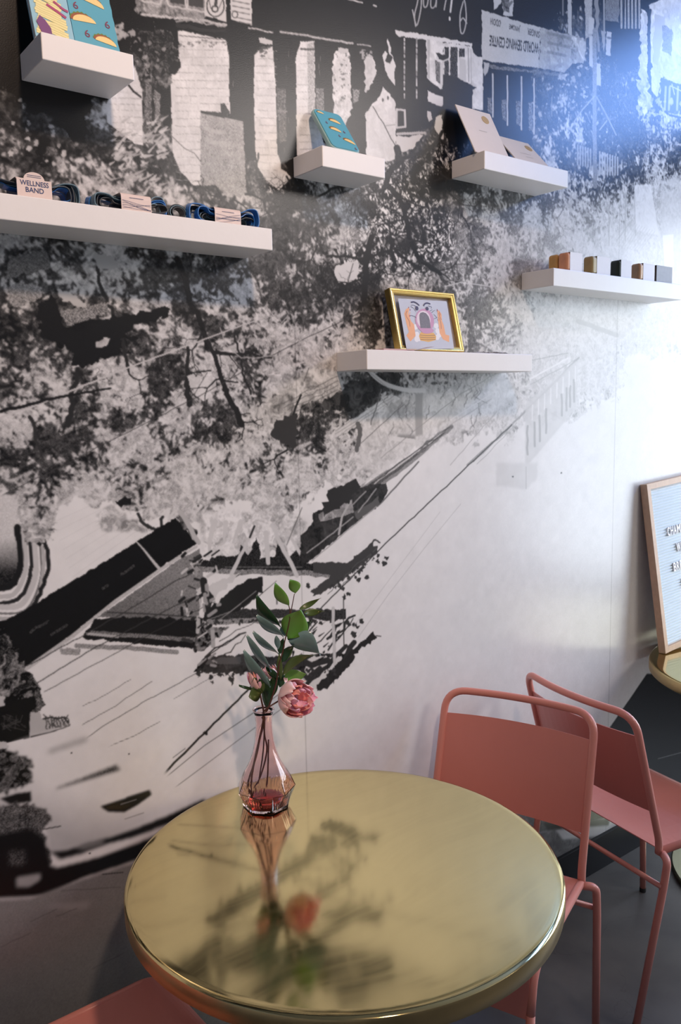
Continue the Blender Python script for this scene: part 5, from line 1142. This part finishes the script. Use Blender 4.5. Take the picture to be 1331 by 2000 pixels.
# open peony at right of the stems
t = thing('peony', 'open pink peony flower leaning right over the vase rim', 'flower', (0, 0, 0), group='pink peonies in the glass vase')
c = pv((580, 1364), .028); Rm = axis_rot(-vd * .80 + right * .62 + Vector((0, 0, .22)))
for i in range(6): petal(t, c, Rm, .0400, i * 1.047 + .2, .74, .12, 1.90 + .16 * (i % 3), ['petalpale', 'petalpale', 'petalwhite', 'petalpale', 'petalpale', 'petalmauve'][i], .025, i + 1, .03)
for i in range(5): petal(t, c + Rm @ Vector((0, 0, .002)), Rm, .0350, i * 1.257 + .7, .74, .3, 2.05, ['petalpale', 'petalmauve', 'petalpale', 'petalcoral', 'petalpale'][i], .05, i + 11)
for i in range(5): petal(t, c + Rm @ Vector((0, 0, .005)), Rm, .0285, i * 1.257 + .3, .66, .5, 2.15, ['petalmauve', 'petalcoral', 'petalpale'][i % 3], .10, i + 21)
for i in range(6): petal(t, c + Rm @ Vector((0, 0, .010)), Rm, .0195, i * 1.047, .6, .5, 2.3, ['petalcoral', 'petalmauve'][i % 2], .16, i + 31)
petal(t, c + right * .016 + Vector((0, 0, .006)), Rm, .034, 5.9, .7, .5, 1.5, 'petalmauve', .05, 99, .15)
obj('calyx', tube(bmesh.new(), [c - Rm @ Vector((0, 0, .046)), c - Rm @ Vector((0, 0, .040)), c - Rm @ Vector((0, 0, .034))], [.003, .007, .011], 10), M['greenstem'], t, smooth=True)
a = c - Rm @ Vector((0, 0, .044)); pts = spline([a, pv((524, 1382), .012), pv((512, 1396), .002), pv((516, 1410), .002)] + [pv(p, .002) for p in sv([(640, 540), (680, 750), (640, 1000), (560, 1250), (480, 1400), (440, 1560)])], 5)
obj('stem', tube(bmesh.new(), pts, .0018, 8), M['stem'], t, smooth=True)
leaf(t, c7(740, 1640), c7(720, 1580), 50, 'leafolive', 0, (.02, .02), 0); leaf(t, c7(700, 1275), c7(735, 1240), 40, 'petalwhite', 0, (.02, .02), 0)
# closed bud at left
t = thing('peony', 'half-closed pink peony bud at the left of the branch', 'flower', (0, 0, 0), group='pink peonies in the glass vase')
c = pv((499, 1326), -.004); Rm = axis_rot(-right * .32 + Vector((0, 0, 1)) - vd * .12)
for i in range(5): petal(t, c, Rm @ Matrix.Diagonal((.72, .72, 1.30)), .0215, i * 1.257 + .5, .72, .15, 2.35, ['petalmauve', 'petalpale', 'petalcoral', 'petalmauve', 'petalpale'][i], .05, i + 51)
for i in range(4): petal(t, c, Rm @ Matrix.Diagonal((.62, .62, 1.25)), .0185, i * 1.57, .7, .3, 2.5, 'petalcoral', .08, i + 61)
for b_, tp, w, m_ in (((440, 1405), (285, 1465), 150, 'leafolive'), ((440, 1400), (335, 1240), 115, 'leafolive'), ((420, 1390), (163, 1325), 26, 'leafdark'), ((445, 1400), (400, 1255), 90, 'leafdark')): leaf(t, c7(*b_), c7(*tp), w, m_, .05, (.004, .014), .2)
pts = spline([c - Rm @ Vector((0, 0, .024)), pv(c7(425, 1480), .0), pv(c7(450, 1600), -.002)] + [pv(p, -.006) for p in sv([(630, 230), (610, 420), (560, 620), (500, 900), (420, 1150), (375, 1330), (400, 1480)])], 5)
obj('stem', tube(bmesh.new(), pts, .0020, 8), M['stem'], t, smooth=True)
# third flower mostly hidden behind the leaves
t = thing('peony', 'blush-white peony mostly hidden behind the leaves, only petal edges showing', 'flower', (0, 0, 0), group='pink peonies in the glass vase')
c = pv(c7(520, 1150), -.028); Rm = axis_rot(-right * .2 + Vector((0, 0, 1)) - vd * .1)
for i in range(5): petal(t, c, Rm, .018, i * 1.257 + .2, .62, .2, 2.1, 'petalwhite', .08, i + 71)
for i in range(4): petal(t, c, Rm, .014, i * 1.57, .7, .3, 2.3, 'petalpale', .08, i + 81)
pts = spline([c - Rm @ Vector((0, 0, .017)), pv((531, 1345), -.016), pv((519, 1392), -.004), pv((517, 1420), -.004), pv((514, 1470), -.004), pv((505, 1530), -.004)], 5)
obj('stem', tube(bmesh.new(), pts, .0016, 8), M['stem'], t, smooth=True)
